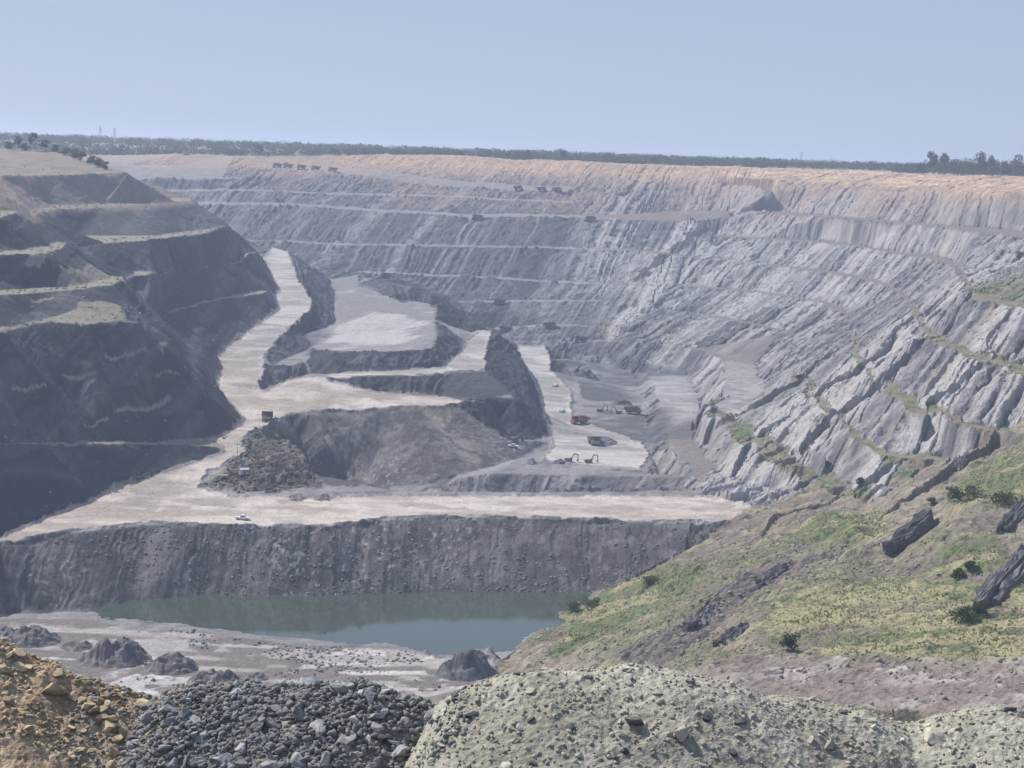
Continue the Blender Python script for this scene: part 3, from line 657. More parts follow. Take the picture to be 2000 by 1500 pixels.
def sh_pale(x, y):
    n = fbm(x / .7, y / .7, 4, 321)
    c = mix(f3(C3(.26, .247, .20), x.shape + (3,)), f3(C3(.365, .35, .29), x.shape + (3,)), sstep(-.4, .4, n))
    c = mix(c, f3(C3(.17, .165, .155), c.shape), sstep(-1.2, -2.4, x + .8 * fbm(x / .5, y / .5, 3, 324)) * .7)
    g = sstep(.1, .6, fbm(x / 2.5, y / 1.2, 2, 322) + .10 * (x - 2.5)); c = mix(c, f3(C3(.24, .235, .20), c.shape), g * .7)
    return c * (1 + .2 * fbm(x / .06, y / .06, 2, 323))[..., None]
heap('ochre', 'earth_heap', 'ochre heap of crumbled earth and clods at the left, beside the dark grey rubble', -13, -3.0, sh_ochre)
heap('grey', 'rubble_heap', 'dark grey heap of broken rock between the ochre heap and the broad pale one', -8.5, 1.5, sh_grey)
heap('pale', 'earth_heap', 'broad pale grey-beige heap of fine earth filling the right foreground', -4.5, 10, sh_pale)
def top_heap(x, y):
    zs = [float(heap_z(k, np.array([x]), np.array([y]))[0]) for k in HEAPS]
    return max(zs)
# rocks
def rock_proto(seed, sub):
    r = random.Random(seed); bm = bmesh.new(); bmesh.ops.create_icosphere(bm, subdivisions=sub, radius=1)
    planes = []
    for _ in range(13):
        n = Vector((r.gauss(0, 1), r.gauss(0, 1), r.gauss(0, 1))).normalized(); planes.append((n, r.uniform(.38, .74)))
    sx, sy, sz = r.uniform(.85, 1.25), r.uniform(.7, 1.0), r.uniform(.5, .8)
    for v in bm.verts:
        p = v.co.copy()
        for n, d in planes:
            e = p.dot(n) - d
            if e > 0: p -= n * e
        v.co = Vector((p.x * sx, p.y * sy, p.z * sz)) * (1.2 + r.uniform(-.04, .04))
    bm.verts.ensure_lookup_table()
    V_ = np.array([v.co[:] for v in bm.verts]); F_ = np.array([[v.index for v in f.verts] for f in bm.faces]); bm.free()
    return V_, F_
PROT1 = [rock_proto(k, 1) for k in range(8)]; PROT2 = [rock_proto(20 + k, 3) for k in range(10)]
def rock_mat(name, a, b_, scale):
    m, t, b = new_mat(name, .9, .25)
    oi = t.nodes.new('ShaderNodeObjectInfo'); tc = t.nodes.new('ShaderNodeNewGeometry')
    nz = t.nodes.new('ShaderNodeTexNoise'); nz.inputs['Scale'].default_value = scale; nz.inputs['Detail'].default_value = 5
    t.links.new(tc.outputs['Position'], nz.inputs['Vector'])
    cr = t.nodes.new('ShaderNodeValToRGB'); cr.color_ramp.elements[0].position = .3; cr.color_ramp.elements[1].position = .72
    cr.color_ramp.elements[0].color = (*a, 1); cr.color_ramp.elements[1].color = (*b_, 1)
    t.links.new(nz.outputs['Fac'], cr.inputs[0])
    mr = t.nodes.new('ShaderNodeMapRange'); mr.inputs['To Min'].default_value = .65; mr.inputs['To Max'].default_value = 1.4
    t.links.new(oi.outputs['Random'], mr.inputs['Value'])
    vm = t.nodes.new('ShaderNodeVectorMath'); vm.operation = 'SCALE'
    t.links.new(cr.outputs[0], vm.inputs[0]); t.links.new(mr.outputs[0], vm.inputs['Scale']); t.links.new(vm.outputs[0], b.inputs['Base Color'])
    bu = t.nodes.new('ShaderNodeBump'); bu.inputs['Strength'].default_value = .5; bu.inputs['Distance'].default_value = .02
    t.links.new(nz.outputs['Fac'], bu.inputs['Height']); t.links.new(bu.outputs[0], b.inputs['Normal'])
    return m
RM = {'ochre': rock_mat('ochre_rock', (.27, .21, .135), (.46, .375, .25), 6), 'grey': rock_mat('grey_rock', (.14, .142, .142), (.34, .34, .33), 7),
      'pale': rock_mat('pale_rock', (.27, .25, .195), (.46, .43, .36), 6), 'dark': rock_mat('dark_rock', (.065, .065, .067), (.15, .148, .145), 6),
      'white': rock_mat('white_rock', (.30, .31, .31), (.48, .49, .48), 6)}
def rotm(r):
    a, b, c_ = r.uniform(-.6, .6), r.uniform(-.6, .6), r.uniform(0, 6.28)
    return np.array(Matrix.Rotation(a, 3, 'X') @ Matrix.Rotation(b, 3, 'Y') @ Matrix.Rotation(c_, 3, 'Z'))
def which(x, y):
    x = np.atleast_1d(x); y = np.atleast_1d(y)
    zz = np.stack([heap_z(k, x, y) for k in ('ochre', 'grey', 'pale')]); return zz.argmax(0), zz.max(0)
def heap_hit(px, py):
    v = ray(px, py); t = np.arange(19, 36, .01); P = v[None] * t[:, None]
    w_, z_ = which(P[:, 0], P[:, 1]); b_ = P[:, 2] < z_; k = int(np.argmax(b_)); return (P[k] if b_[k] else np.array([0, 0, -99.])), ('ochre', 'grey', 'pale')[w_[k]]
rr = random.Random(5)
def place_rock(name, p, size, mat, label, group, flat_=1.0, kproto=None):
    V_, F_ = PROT2[kproto if kproto is not None else rr.randrange(10)]
    me = bpy.data.meshes.new(name); me.from_pydata([tuple(q) for q in (V_ * size * np.array([1, 1, flat_])) @ rotm(rr).T], [], F_.tolist()); me.materials.append(mat)
    o = bpy.data.objects.new(name, me); COL.objects.link(o); o.location = (p[0], p[1], p[2] + size * .18)
    o['label'] = label; o['category'] = 'rock'
    if group: o['group'] = group
    return o
named = [(105, 1352, .34, 'ochre', 'largest ochre block, angular, jutting from the upper slope of the ochre heap', 1), (212, 1425, .27, 'ochre', 'rounded ochre boulder low on the right flank of the ochre heap', 1),
 (205, 1378, .15, 'ochre', 'yellow-brown lump just above the rounded ochre boulder', 1), (140, 1408, .16, 'ochre', 'ochre clod left of the rounded ochre boulder', 1),
 (745, 1338, .16, 'grey', 'brown-grey block standing on the crest of the grey rubble heap', 1), (775, 1455, .20, 'white', 'long whitish slab lying low on the right side of the grey rubble', .55),
 (842, 1397, .19, 'white', 'pale bluish block where the grey rubble meets the pale heap', .9), (735, 1402, .18, 'grey', 'upright grey block below the crest of the grey rubble heap', 1.2),
 (545, 1390, .20, 'grey', 'dark upright slab in the middle of the grey rubble heap', 1.3), (370, 1370, .14, 'white', 'light grey stone near the left end of the rubble crest', 1),
 (925, 1393, .17, 'pale', 'pale wedge of rock on the left slope of the pale heap', .8), (1015, 1318, .14, 'dark', 'dark brown stone on the crest of the pale heap, leftmost of its pair', 1),
 (1240, 1412, .22, 'dark', 'dark grey rock half buried on the open slope of the pale heap', .8), (1330, 1438, .24, 'pale', 'pale boulder right of the dark half-buried rock', 1),
 (1382, 1406, .11, 'dark', 'small near-black stone above the pale boulder on the right', 1), (1112, 1420, .10, 'dark', 'black fist of rock in the middle of the pale heap', 1),
 (1620, 1460, .20, 'pale', 'pale broken block low on the right side of the pale heap', 1), (1825, 1440, .27, 'pale', 'largest pale boulder, upright, in the dip at the right', 1.2),
 (1762, 1447, .12, 'white', 'light rounded stone left of the largest pale boulder', .8), (1970, 1388, .16, 'dark', 'dark stone on the crest at the right edge', 1), (1995, 1395, .17, 'pale', 'pale stone at the right edge beside the dark crest stone', 1),
 (1200, 1480, .14, 'dark', 'dark squat stone at the bottom of the pale heap', .8), (705, 1352, .13, 'white', 'whitish stone just under the rubble crest, left of the crest block', .8), (1290, 1300, .07, 'dark', 'small dark stone on the very top of the pale heap', 1)]
for px, py, sz, mk, lb, fl in named:
    p, k = heap_hit(px, py)
    while p[2] < -50: py += 3; p, k = heap_hit(px, py)
    if 1: place_rock('rock', p, sz * .62, RM[mk], lb, None, fl)
GRP = {'ochre': ('ochre clod among the crumbled earth of the ochre heap', 'clods on the ochre heap'), 'grey': ('broken grey rock in the dark rubble heap', 'rocks of the grey rubble heap'),
       'pale': ('pale stone scattered on the slope of the pale heap', 'stones on the pale heap')}
cnt = {'ochre': 0, 'grey': 0, 'pale': 0}; lim = {'ochre': 85, 'grey': 130, 'pale': 60}
while any(cnt[k] < lim[k] for k in lim):
    px = rr.uniform(0, 2000); py = rr.uniform(1270, 1500); h, k = heap_hit(px, py)
    if h[2] < -12.5 or cnt[k] >= lim[k]: continue
    if k == 'ochre' and py > 1440 and px < 120: continue
    sz = {'ochre': .05 + .10 * rr.random() ** 2, 'grey': .05 + .10 * rr.random() ** 2, 'pale': rr.uniform(.035, .08)}[k]
    mk = k if rr.random() > (.12 if k == 'grey' else .2) else ('white' if k == 'grey' and rr.random() < .4 else ('dark' if k != 'ochre' else 'ochre'))
    place_rock('rock', h, sz, RM[mk], GRP[k][0], GRP[k][1]); cnt[k] += 1
def small_rocks(name, k, n, smin, smax, mat, x0, x1, label, pw=2.2, y0=2.9, y1=.6, patchy=None, on=None):
    yc = HEAPS[k][2]; r = np.random.default_rng(hash(len(name)) % 99 + n); vs = []; fs = []; nv = 0
    xs = r.uniform(x0, x1, n); ys = r.uniform(yc - y0, yc + y1, n); w_, z_ = which(xs, ys); ki = ('ochre', 'grey', 'pale').index(on or k)
    dens = fbm(xs / .8, ys / .8, 2, 77)
    for j in range(n):
        if w_[j] != ki: continue
        if patchy is not None and dens[j] < patchy: continue
        V_, F_ = PROT1[j % 8]; s_ = smin + (smax - smin) * r.random() ** pw
        vs.append((V_ * s_) @ rotm(rr).T + np.array([xs[j], ys[j], z_[j] + s_ * .2])); fs.append(F_ + nv); nv += len(V_)
    Vv = np.concatenate(vs); Ff = np.concatenate(fs).astype(np.int32)
    me = bpy.data.meshes.new(name); me.vertices.add(len(Vv)); me.vertices.foreach_set('co', Vv.astype(np.float32).reshape(-1))
    me.loops.add(Ff.size); me.loops.foreach_set('vertex_index', Ff.reshape(-1)); me.polygons.add(len(Ff)); me.polygons.foreach_set('loop_start', np.arange(0, Ff.size, 3, dtype=np.int32))
    me.update(calc_edges=True); me.materials.append(mat); o = bpy.data.objects.new(name, me); COL.objects.link(o)
    o['kind'] = 'stuff'; o['label'] = label; o['category'] = 'gravel'
small_rocks('gravel', 'grey', 17000, .018, .085, RM['grey'], -8, 1.4, 'small broken grey stones covering the dark rubble heap')
small_rocks('gravel', 'ochre', 9000, .012, .07, RM['ochre'], -12, -3, 'small ochre clods covering the crumbled ochre heap', patchy=-.15)
small_rocks('gravel', 'grey', 2600, .012, .06, RM['grey'], -6.9, -5.0, 'grey stones spilled from the rubble onto the ochre heap', on='ochre', y0=1.5, y1=3.4)
small_rocks('gravel', 'grey', 1500, .012, .07, RM['grey'], -2.6, -.4, 'grey stones spilled from the rubble onto the left flank of the pale heap', on='pale', y0=3.4, y1=-.4, patchy=-.1)
small_rocks('gravel', 'ochre', 1200, .012, .06, RM['ochre'], -6.2, -4.6, 'ochre clods spilled onto the left flank of the rubble heap', on='grey', y0=5.2, y1=-1.2)
small_rocks('gravel', 'pale', 6500, .01, .05, RM['pale'], -4, 9.5, 'fine pale stones strewn over the broad pale heap')
small_rocks('gravel', 'pale', 1500, .008, .035, RM['dark'], -4, 9.5, 'fine dark stones strewn over the broad pale heap', patchy=-.1)
print('heaps', round(time.time() - T0, 1))
#@@THINGS2
# ---------------------------------------------------------------- placing things on the finished ground
def gz(x, y):
    x = np.asarray(x, float); y = np.asarray(y, float)
    fr = np.interp(y, rows, np.arange(nr)); fc = np.interp(x / y, u, np.arange(nc))
    r0 = np.clip(fr.astype(int), 0, nr - 2); c0 = np.clip(fc.astype(int), 0, nc - 2); tr = fr - r0; tc_ = fc - c0
    return (Z[r0, c0] * (1 - tc_) + Z[r0, c0 + 1] * tc_) * (1 - tr) + (Z[r0 + 1, c0] * (1 - tc_) + Z[r0 + 1, c0 + 1] * tc_) * tr
def ghit(px, py, tmin=250.0):
    v = ray(px, py); t = np.arange(tmin, 2900, .4); P = v[None] * t[:, None]
    b = P[:, 2] < gz(P[:, 0], P[:, 1]); k = int(np.argmax(b))
    return P[k] if b[k] else None
def empty(name, loc, rz_, label, cat, group=None):
    o = bpy.data.objects.new(name, None); COL.objects.link(o); o.location = loc; o.rotation_euler = (0, 0, rz_)
    o['label'] = label; o['category'] = cat
    if group: o['group'] = group
    return o
def flatmat(name, col, rough=.6, metal=0):
    m, t, b = new_mat(name, rough, .4); b.inputs['Metallic'].default_value = metal
    nz = t.nodes.new('ShaderNodeTexNoise'); nz.inputs['Scale'].default_value = 2.5; nz.inputs['Detail'].default_value = 4
    cr = t.nodes.new('ShaderNodeMix'); cr.data_type = 'RGBA'
    cr.inputs[6].default_value = (*col, 1); cr.inputs[7].default_value = (*[c_ * .55 + .12 for c_ in col], 1)
    t.links.new(nz.outputs['Fac'], cr.inputs[0]); t.links.new(cr.outputs[2], b.inputs['Base Color']); return m
VM = {'red': flatmat('red_paint', (.33, .05, .035)), 'yellow': flatmat('yellow_paint', (.26, .16, .06)), 'tan': flatmat('tan_paint', (.42, .34, .22)), 'brown': flatmat('dusty_brown_paint', (.13, .085, .06)),
      'dark': flatmat('dark_steel', (.05, .05, .055)), 'tyre': flatmat('tyre_rubber', (.03, .03, .032), .9), 'rim': flatmat('rim_steel', (.30, .28, .24)), 'white': flatmat('white_paint', (.78, .78, .76), .4),
      'glass': flatmat('dark_glass', (.02, .025, .03), .12), 'lamp': flatmat('lamp_glass', (.75, .75, .7), .2), 'wood': flatmat('weathered_wood', (.20, .17, .13), .9), 'tin': flatmat('tin_sheet', (.50, .52, .54), .5),
      'bark': flatmat('bark', (.13, .10, .075), .95)}
class MB:
    def __init__(s): s.bm = bmesh.new()
    def box(s, x0, x1, y0, y1, z0, z1, bev=0.0):
        b = s.bm; n0 = len(b.verts)
        r = bmesh.ops.create_cube(b, size=1)['verts']
        for v in r: v.co = Vector(((x0 + x1) / 2 + v.co.x * (x1 - x0), (y0 + y1) / 2 + v.co.y * (y1 - y0), (z0 + z1) / 2 + v.co.z * (z1 - z0)))
        if bev: bmesh.ops.bevel(b, geom=list({e for v in r for e in v.link_edges}), offset=bev, segments=1, affect='EDGES')
        return s
    def prism(s, prof, x0, x1):     # profile in (y, z), extruded along x
        b = s.bm; a = [b.verts.new((x0, y, z)) for y, z in prof]; c_ = [b.verts.new((x1, y, z)) for y, z in prof]; n = len(prof)
        b.faces.new(a[::-1]); b.faces.new(c_)
        for i_ in range(n): b.faces.new((a[i_], a[(i_ + 1) % n], c_[(i_ + 1) % n], c_[i_]))
        return s
    def cyl(s, p0, p1, r0, r1=None, seg=14):
        r1 = r0 if r1 is None else r1; p0 = Vector(p0); p1 = Vector(p1); d = (p1 - p0); L_ = d.length
        M = Matrix.Translation((p0 + p1) / 2) @ d.to_track_quat('Z', 'Y').to_matrix().to_4x4()
        bmesh.ops.create_cone(s.bm, cap_ends=True, segments=seg, radius1=r0, radius2=max(r1, 1e-4), depth=L_, matrix=M); return s
    def done(s, name, mat, parent=None):
        bmesh.ops.recalc_face_normals(s.bm, faces=s.bm.faces)
        me = bpy.data.meshes.new(name); s.bm.to_mesh(me); s.bm.free(); me.materials.append(mat)
        o = bpy.data.objects.new(name, me); COL.objects.link(o)
        if parent is not None: o.parent = parent
        return o
def dup(root, loc, rz_, label, group=None, scale=None):
    r = root.copy(); COL.objects.link(r); r.location = loc; r.rotation_euler = (0, 0, rz_); r['label'] = label
    if group: r['group'] = group
    if scale: r.scale = (scale,) * 3
    for ch in list(root.children):
        c_ = ch.copy(); COL.objects.link(c_); c_.parent = r
        for g in ch.children:
            d = g.copy(); COL.objects.link(d); d.parent = c_
    return r
def wheel(parent, x, y, r, wd):
    wh = MB().cyl((x - wd / 2, y, r), (x + wd / 2, y, r), r, seg=20).done('wheel', VM['tyre'], parent)
    MB().cyl((x - wd / 2 - .03, y, r), (x + wd / 2 + .03, y, r), r * .5, seg=14).done('rim', VM['rim'], wh)
def dump_truck(paint, cabm, loc, rz_, label, cat='dump truck', group=None, loaded=False):
    """rear dump haul truck, nose towards -y, 9.6 m long"""
    t = empty('dump_truck', loc, rz_, label, cat, group)
    MB().box(-1.0, 1.0, -4.2, 4.0, 1.0, 1.6).box(-1.9, 1.9, -4.6, -4.2, .7, 1.5, .05).done('chassis', VM['dark'], t)
    MB().box(-1.9, 1.9, -4.5, -3.0, 1.5, 2.35, .08).box(-.9, .9, -4.62, -4.5, 1.2, 2.3).done('engine_hood', cabm, t)
    cb = MB().box(-1.9, -.1, -3.9, -2.2, 2.35, 3.85, .08).done('cab', cabm, t)
    MB().box(-1.75, -.25, -3.93, -3.89, 2.9, 3.65).box(-1.93, -1.89, -3.7, -2.5, 2.9, 3.6).done('window', VM['glass'], cb)
    MB().box(-.1, 1.9, -4.4, -4.36, 2.35, 3.1).box(-.1, 1.9, -4.4, -2.5, 2.32, 2.38).done('railing', VM['dark'], t)
    bd = MB(); p = [(-2.2, 1.9), (3.2, 1.7), (5.1, 2.9), (5.1, 3.1), (4.9, 3.5), (-1.6, 4.1), (-1.9, 4.6), (-4.5, 4.75), (-4.6, 4.55), (-2.3, 4.35)]
    bd.prism(p, -2.3, -2.1).prism(p, 2.1, 2.3).prism([(-2.2, 1.85), (3.2, 1.65), (5.1, 2.85), (5.1, 3.05), (3.2, 1.9), (-2.0, 2.1)], -2.1, 2.1)
    bd.prism([(-2.3, 1.95), (-2.05, 1.95), (-1.75, 4.5), (-4.55, 4.72), (-4.55, 4.55), (-2.1, 4.3)], -2.1, 2.1)
    for y in (-1.2, .1, 1.4, 2.7): bd.box(-2.42, -2.3, y, y + .2, 1.8, 3.9).box(2.3, 2.42, y, y + .2, 1.8, 3.9)
    b_ = bd.done('dump_body', paint, t)
    if loaded: MB().prism([(-1.9, 3.2), (-1.5, 4.3), (.5, 4.9), (2.8, 4.2), (4.6, 3.3), (3.2, 2.4)], -2.05, 2.05).done('load', RM['dark'], b_)
    for sx in (-1, 1):
        wheel(t, sx * 1.85, -3.1, .95, .6)
        wheel(t, sx * 1.95, 1.9, .95, .62); wheel(t, sx * 1.3, 1.9, .95, .5)
        MB().cyl((sx * 1.5, -4.64, 1.1), (sx * 1.5, -4.58, 1.1), .17).done('headlight', VM['lamp'], t)
    MB().cyl((-1.95, -4.3, 2.4), (-1.95, -4.3, 3.2), .03).box(-2.2, -1.9, -4.35, -4.3, 2.9, 3.4).done('mirror', VM['dark'], t)
    return t
def excavator(paint, loc, rz_, label, reach=0, group=None, cat='excavator'):
    """crawler excavator, boom towards -y"""
    t = empty('excavator', loc, rz_, label, cat, group)
    for sx in (-1, 1):
        tr = MB().prism([(-2.6, .25), (-2.3, 0), (2.3, 0), (2.6, .25), (2.6, .8), (2.3, 1.05), (-2.3, 1.05), (-2.6, .8)], sx * 1.65 - .35, sx * 1.65 + .35).done('track', VM['dark'], t)
        for y in (-1.9, -.6, .6, 1.9): MB().cyl((sx * 1.65 - .38, y, .45), (sx * 1.65 + .38, y, .45), .34).done('roller', VM['rim'], tr)
    MB().box(-1.3, 1.3, -1.1, 1.1, .5, 1.25).done('undercarriage', VM['dark'], t)
    h = MB().prism([(-1.7, 1.3), (2.7, 1.3), (3.0, 1.6), (3.0, 2.6), (2.4, 3.0), (-1.7, 2.7)], -1.5, 1.5).done('house', paint, t)
    MB().box(-1.4, 1.4, 2.9, 3.4, 1.4, 2.5, .1).done('counterweight', VM['dark'], h)
    cb = MB().box(-1.55, -.35, -2.5, -.7, 1.5, 3.4, .08).done('cab', paint, t)
    MB().box(-1.45, -.45, -2.53, -2.49, 2.0, 3.2).box(-1.58, -1.54, -2.3, -.9, 2.2, 3.2).done('window', VM['glass'], cb)
    a = (2.2, 6.6) if reach == 0 else (3.2, 5.0); e = (-6.6, 3.6) if reach == 0 else (-8.4, 2.0)
    bm_ = MB().prism([(-1.2, 1.7), (-1.6, 2.6), (-3.2, a[1] - .4), (-4.3, a[1]), (-6.4, a[1] - .9), (-6.5, a[1] - 1.4), (-4.3, a[1] - .8), (-3.6, a[1] - 1.3), (-2.2, 2.1)], 0.0, .55).done('boom', paint, t)
    MB().cyl((.27, -1.9, 2.0), (.27, -3.3, a[1] - 1.4), .12).done('boom_cylinder', VM['rim'], bm_)
    MB().prism([(-5.9, a[1] - .5), (-6.7, a[1] - .7), (e[0] - .5, e[1] - 1.2), (e[0] - .1, e[1] - 1.4)], .05, .5).done('stick', paint, t)
    bx, bz = e[0] - .3, e[1] - 1.3
    MB().prism([(bx - .3, bz + .2), (bx + .6, bz + .1), (bx + 1.2, bz - .6), (bx + 1.0, bz - 1.4), (bx + .1, bz - 1.7), (bx - .4, bz - 1.3), (bx + .3, bz - .9)], -.5, 1.05).done('bucket', VM['dark'], t)
    return t
def pickup(loc, rz_, label, paint='white', group=None, cat='pickup'):
    t = empty('pickup', loc, rz_, label, cat, group)
    MB().prism([(-2.5, .5), (2.5, .5), (2.5, 1.15), (.7, 1.15), (-1.1, 1.15), (-2.4, 1.0)], -.9, .9).done('body', VM[paint], t)
    cb = MB().prism([(-1.2, 1.15), (.8, 1.15), (.6, 1.8), (-.6, 1.85)], -.8, .8).done('cabin', VM[paint], t)
    MB().box(-.82, .82, -.5, .4, 1.25, 1.65).done('window', VM['glass'], cb)
    for sx in (-1, 1):
        for y in (-1.6, 1.6): wheel(t, sx * .8, y, .38, .25)
        MB().box(sx * .6 - .15, sx * .6 + .15, -2.48, -2.42, .8, 1.0).done('headlight', VM['lamp'], t)
    return t
def at(px, py, dz=-.1):
    h = ghit(px, py); return (h[0], h[1], float(gz(h[0], h[1])) + dz)
GT = 'haul trucks working in the pit'; GE = 'excavators working in the pit'
# nearest truck, seen from the front on the junction
tr0 = dump_truck(VM['brown'], VM['tan'], at(522, 821), R(6), 'dusty brown dump truck facing the camera, alone on the wide road junction', group=GT)
trk = dump_truck(VM['red'], VM['red'], at(1132, 828), R(-62), 'red dump truck at the foot of the ramp on the pit floor', group=GT, loaded=True)
P = lambda px, py, a, lb: dup(tr0, at(px, py), R(a), lb, GT)
P(1160, 868, 10, 'dump truck facing the camera on dark broken ground below the red truck')
P(542, 327, -80, 'first and leftmost of the five trucks queued under the yellow bank on the top road')
P(563, 328, -80, 'second from the left of the five trucks queued on the top road')
P(589, 330, -82, 'third and middle truck of the five queued on the top road')
P(617, 332, -84, 'fourth from the left of the five trucks queued on the top road')
P(650, 335, -84, 'fifth and rightmost of the trucks queued on the top road')
P(754, 543, -85, 'dump truck beside the excavator at the far end of the pale plateau')
P(932, 428, -80, 'dump truck being loaded beside the excavator on the bright upper bench')
trr = dup(trk, at(1153, 432), R(-75), 'red dump truck alone on the bright upper bench right of centre', GT)
P(1012, 371, 85, 'leftmost of the dark trucks below the orange cut at centre right'); P(1058, 373, 85, 'middle truck of those below the orange cut at centre right'); P(1088, 374, 88, 'truck just left of the excavator below the orange cut')
P(975, 594, -75, 'dump truck on the middle bench of the far wall above the grey ramp'); P(986, 648, -70, 'dump truck at the top of the pale double ramp'); P(1075, 640, 80, 'truck with a light canopy edge on the bench above the long ramp'); P(1134, 668, -78, 'dark truck on the bench right above the long ramp')
P(1236, 808, 85, 'dark truck at the right end of the dusty pit floor by the right wall')
ex0 = excavator(VM['yellow'], at(720, 542), R(70), 'excavator at the far end of the pale plateau, left of its truck', group=GE)
E = lambda px, py, a, lb: dup(ex0, at(px, py), R(a), lb, GE, .62)
E(906, 428, -60, 'excavator loading a truck on the bright upper bench'); E(1120, 374, 60, 'excavator digging below the orange cut at centre right')
E(1351, 430, -120, 'excavator on the wide pale bench at the right, with open ground around it'); E(1428, 420, 95, 'excavator at the top end of the dark coal seam on the right')
E(1172, 804, 100, 'excavator among the dusty pit floor machines, left of the loader'); E(1005, 862, 80, 'excavator in the shadow at the foot of the long dark bank')
E(1111, 902, 90, 'excavator on the near edge of the pit floor, left one of two'); E(1150, 904, 100, 'dark excavator on the near edge of the pit floor, right one of two'); E(1208, 808, -90, 'excavator right of centre on the dusty pit floor')
ext = excavator(VM['tan'], at(364, 302), R(120), 'pale yellow excavator with raised boom on the far left rim', group=GE)
pk = pickup(at(1085, 755), R(150), 'white pickup halfway down the long pale ramp', group='white pickups in the pit')
dup(pk, at(1098, 804), R(160), 'white pickup near the foot of the long ramp', 'white pickups in the pit'); dup(pk, at(1002, 874), R(80), 'white pickup parked beside the excavator at the foot of the dark bank', 'white pickups in the pit')
pickup(at(474, 1015), R(85), 'white topped pickup parked on the near edge of the flat pale bench')
# hut and pole by the junction
def hut():
    p = at(476, 926); t = empty('hut', p, R(25), 'small tin hut on the grassy knoll beside the road bend', 'hut')
    t.scale = (.8, .8, .8); wl = MB().box(-2, 2, -1.5, 1.5, 0, 2.3).done('wall', VM['tin'], t)
    MB().prism([(-1.9, 2.25), (1.9, 2.25), (1.9, 2.35), (0, 3.0), (-1.9, 2.35)], -2.3, 2.3).done('roof', VM['tin'], t)
    MB().box(-.4, .5, -1.56, -1.5, 0, 1.9).done('door', VM['dark'], t); MB().box(1.0, 1.7, -1.55, -1.5, 1.1, 1.8).done('window', VM['glass'], t)
    p = at(430, 938); t = empty('shelter', p, R(10), 'low dark shelter with a pale flat roof left of the tin hut', 'shelter')
    MB().box(-4, 3, -1.6, 1.6, 2.0, 2.15).done('roof', VM['wood'], t)
    for x in (-3.8, -1.5, .8, 2.8):
        for y in (-1.4, 1.4): MB().cyl((x, y, 0), (x, y, 2), .07).done('post', VM['wood'], t)
    p = at(463, 915); t = empty('lamp_pole', p, R(0), 'tall thin pole standing beside the road next to the tin hut', 'pole')
    MB().cyl((0, 0, -.3), (0, 0, 10.5), .13, .08, 8).done('pole', VM['wood'], t); MB().box(-.9, .9, -.05, .05, 9.6, 9.75).done('crossarm', VM['wood'], t); MB().box(.6, 1.2, -.15, .15, 9.4, 9.6).done('lamp_head', VM['tin'], t)
hut()
for k_, (px, py) in enumerate([(28, 866), (92, 866), (190, 865), (295, 864)]):
    o = MB().cyl((0, 0, -.2), (0, 0, 2.2), .09, seg=8).box(-.18, .18, -.04, .04, 1.7, 2.2).done('marker_post', VM['wood']); o.location = at(px, py, 0)
    o['label'] = ['leftmost marker post on the long straight berm', 'second marker post from the left on the berm', 'third marker post from the left on the berm', 'rightmost marker post on the berm'][k_]; o['category'] = 'post'; o['group'] = 'marker posts on the berm'
# pylons on the plain
def pylon(px, Yd, h_, label):
    x = (px - 1000) / FPX * Yd; t = empty('pylon', (x, Yd, float(gz(x, Yd)) - .3), 0, label, 'pylon', 'pylons on the horizon')
    m = MB()
    for sx in (-1, 1):
        for sy in (-1, 1): m.cyl((sx * h_ * .1, sy * h_ * .1, 0), (sx * .4, sy * .4, h_ * .92), .16, seg=5)
    n = 6
    for q in range(n):
        z0, z1 = h_ * .92 * q / n, h_ * .92 * (q + 1) / n; a = h_ * .1 * (1 - q / n) + .4; b = h_ * .1 * (1 - (q + 1) / n) + .4
        m.cyl((-a, -a, z0), (b, -b, z1), .1, seg=4).cyl((a, -a, z0), (-b, -b, z1), .1, seg=4)
    m.cyl((0, 0, h_ * .9), (0, 0, h_), .15, seg=5); m.done('tower', VM['dark'], t)
    for f in (.7, .8, .9): MB().cyl((-h_ * .13, 0, h_ * f), (h_ * .13, 0, h_ * f), .14, seg=5).done('crossarm', VM['dark'], t)
pylon(187, 2900, 34, 'lattice pylon above the wood at the left, left one of the near pair'); pylon(215, 3000, 32, 'lattice pylon above the wood at the left, right one of the near pair'); pylon(1545, 3100, 26, 'faint lattice pylon on the plain right of centre')

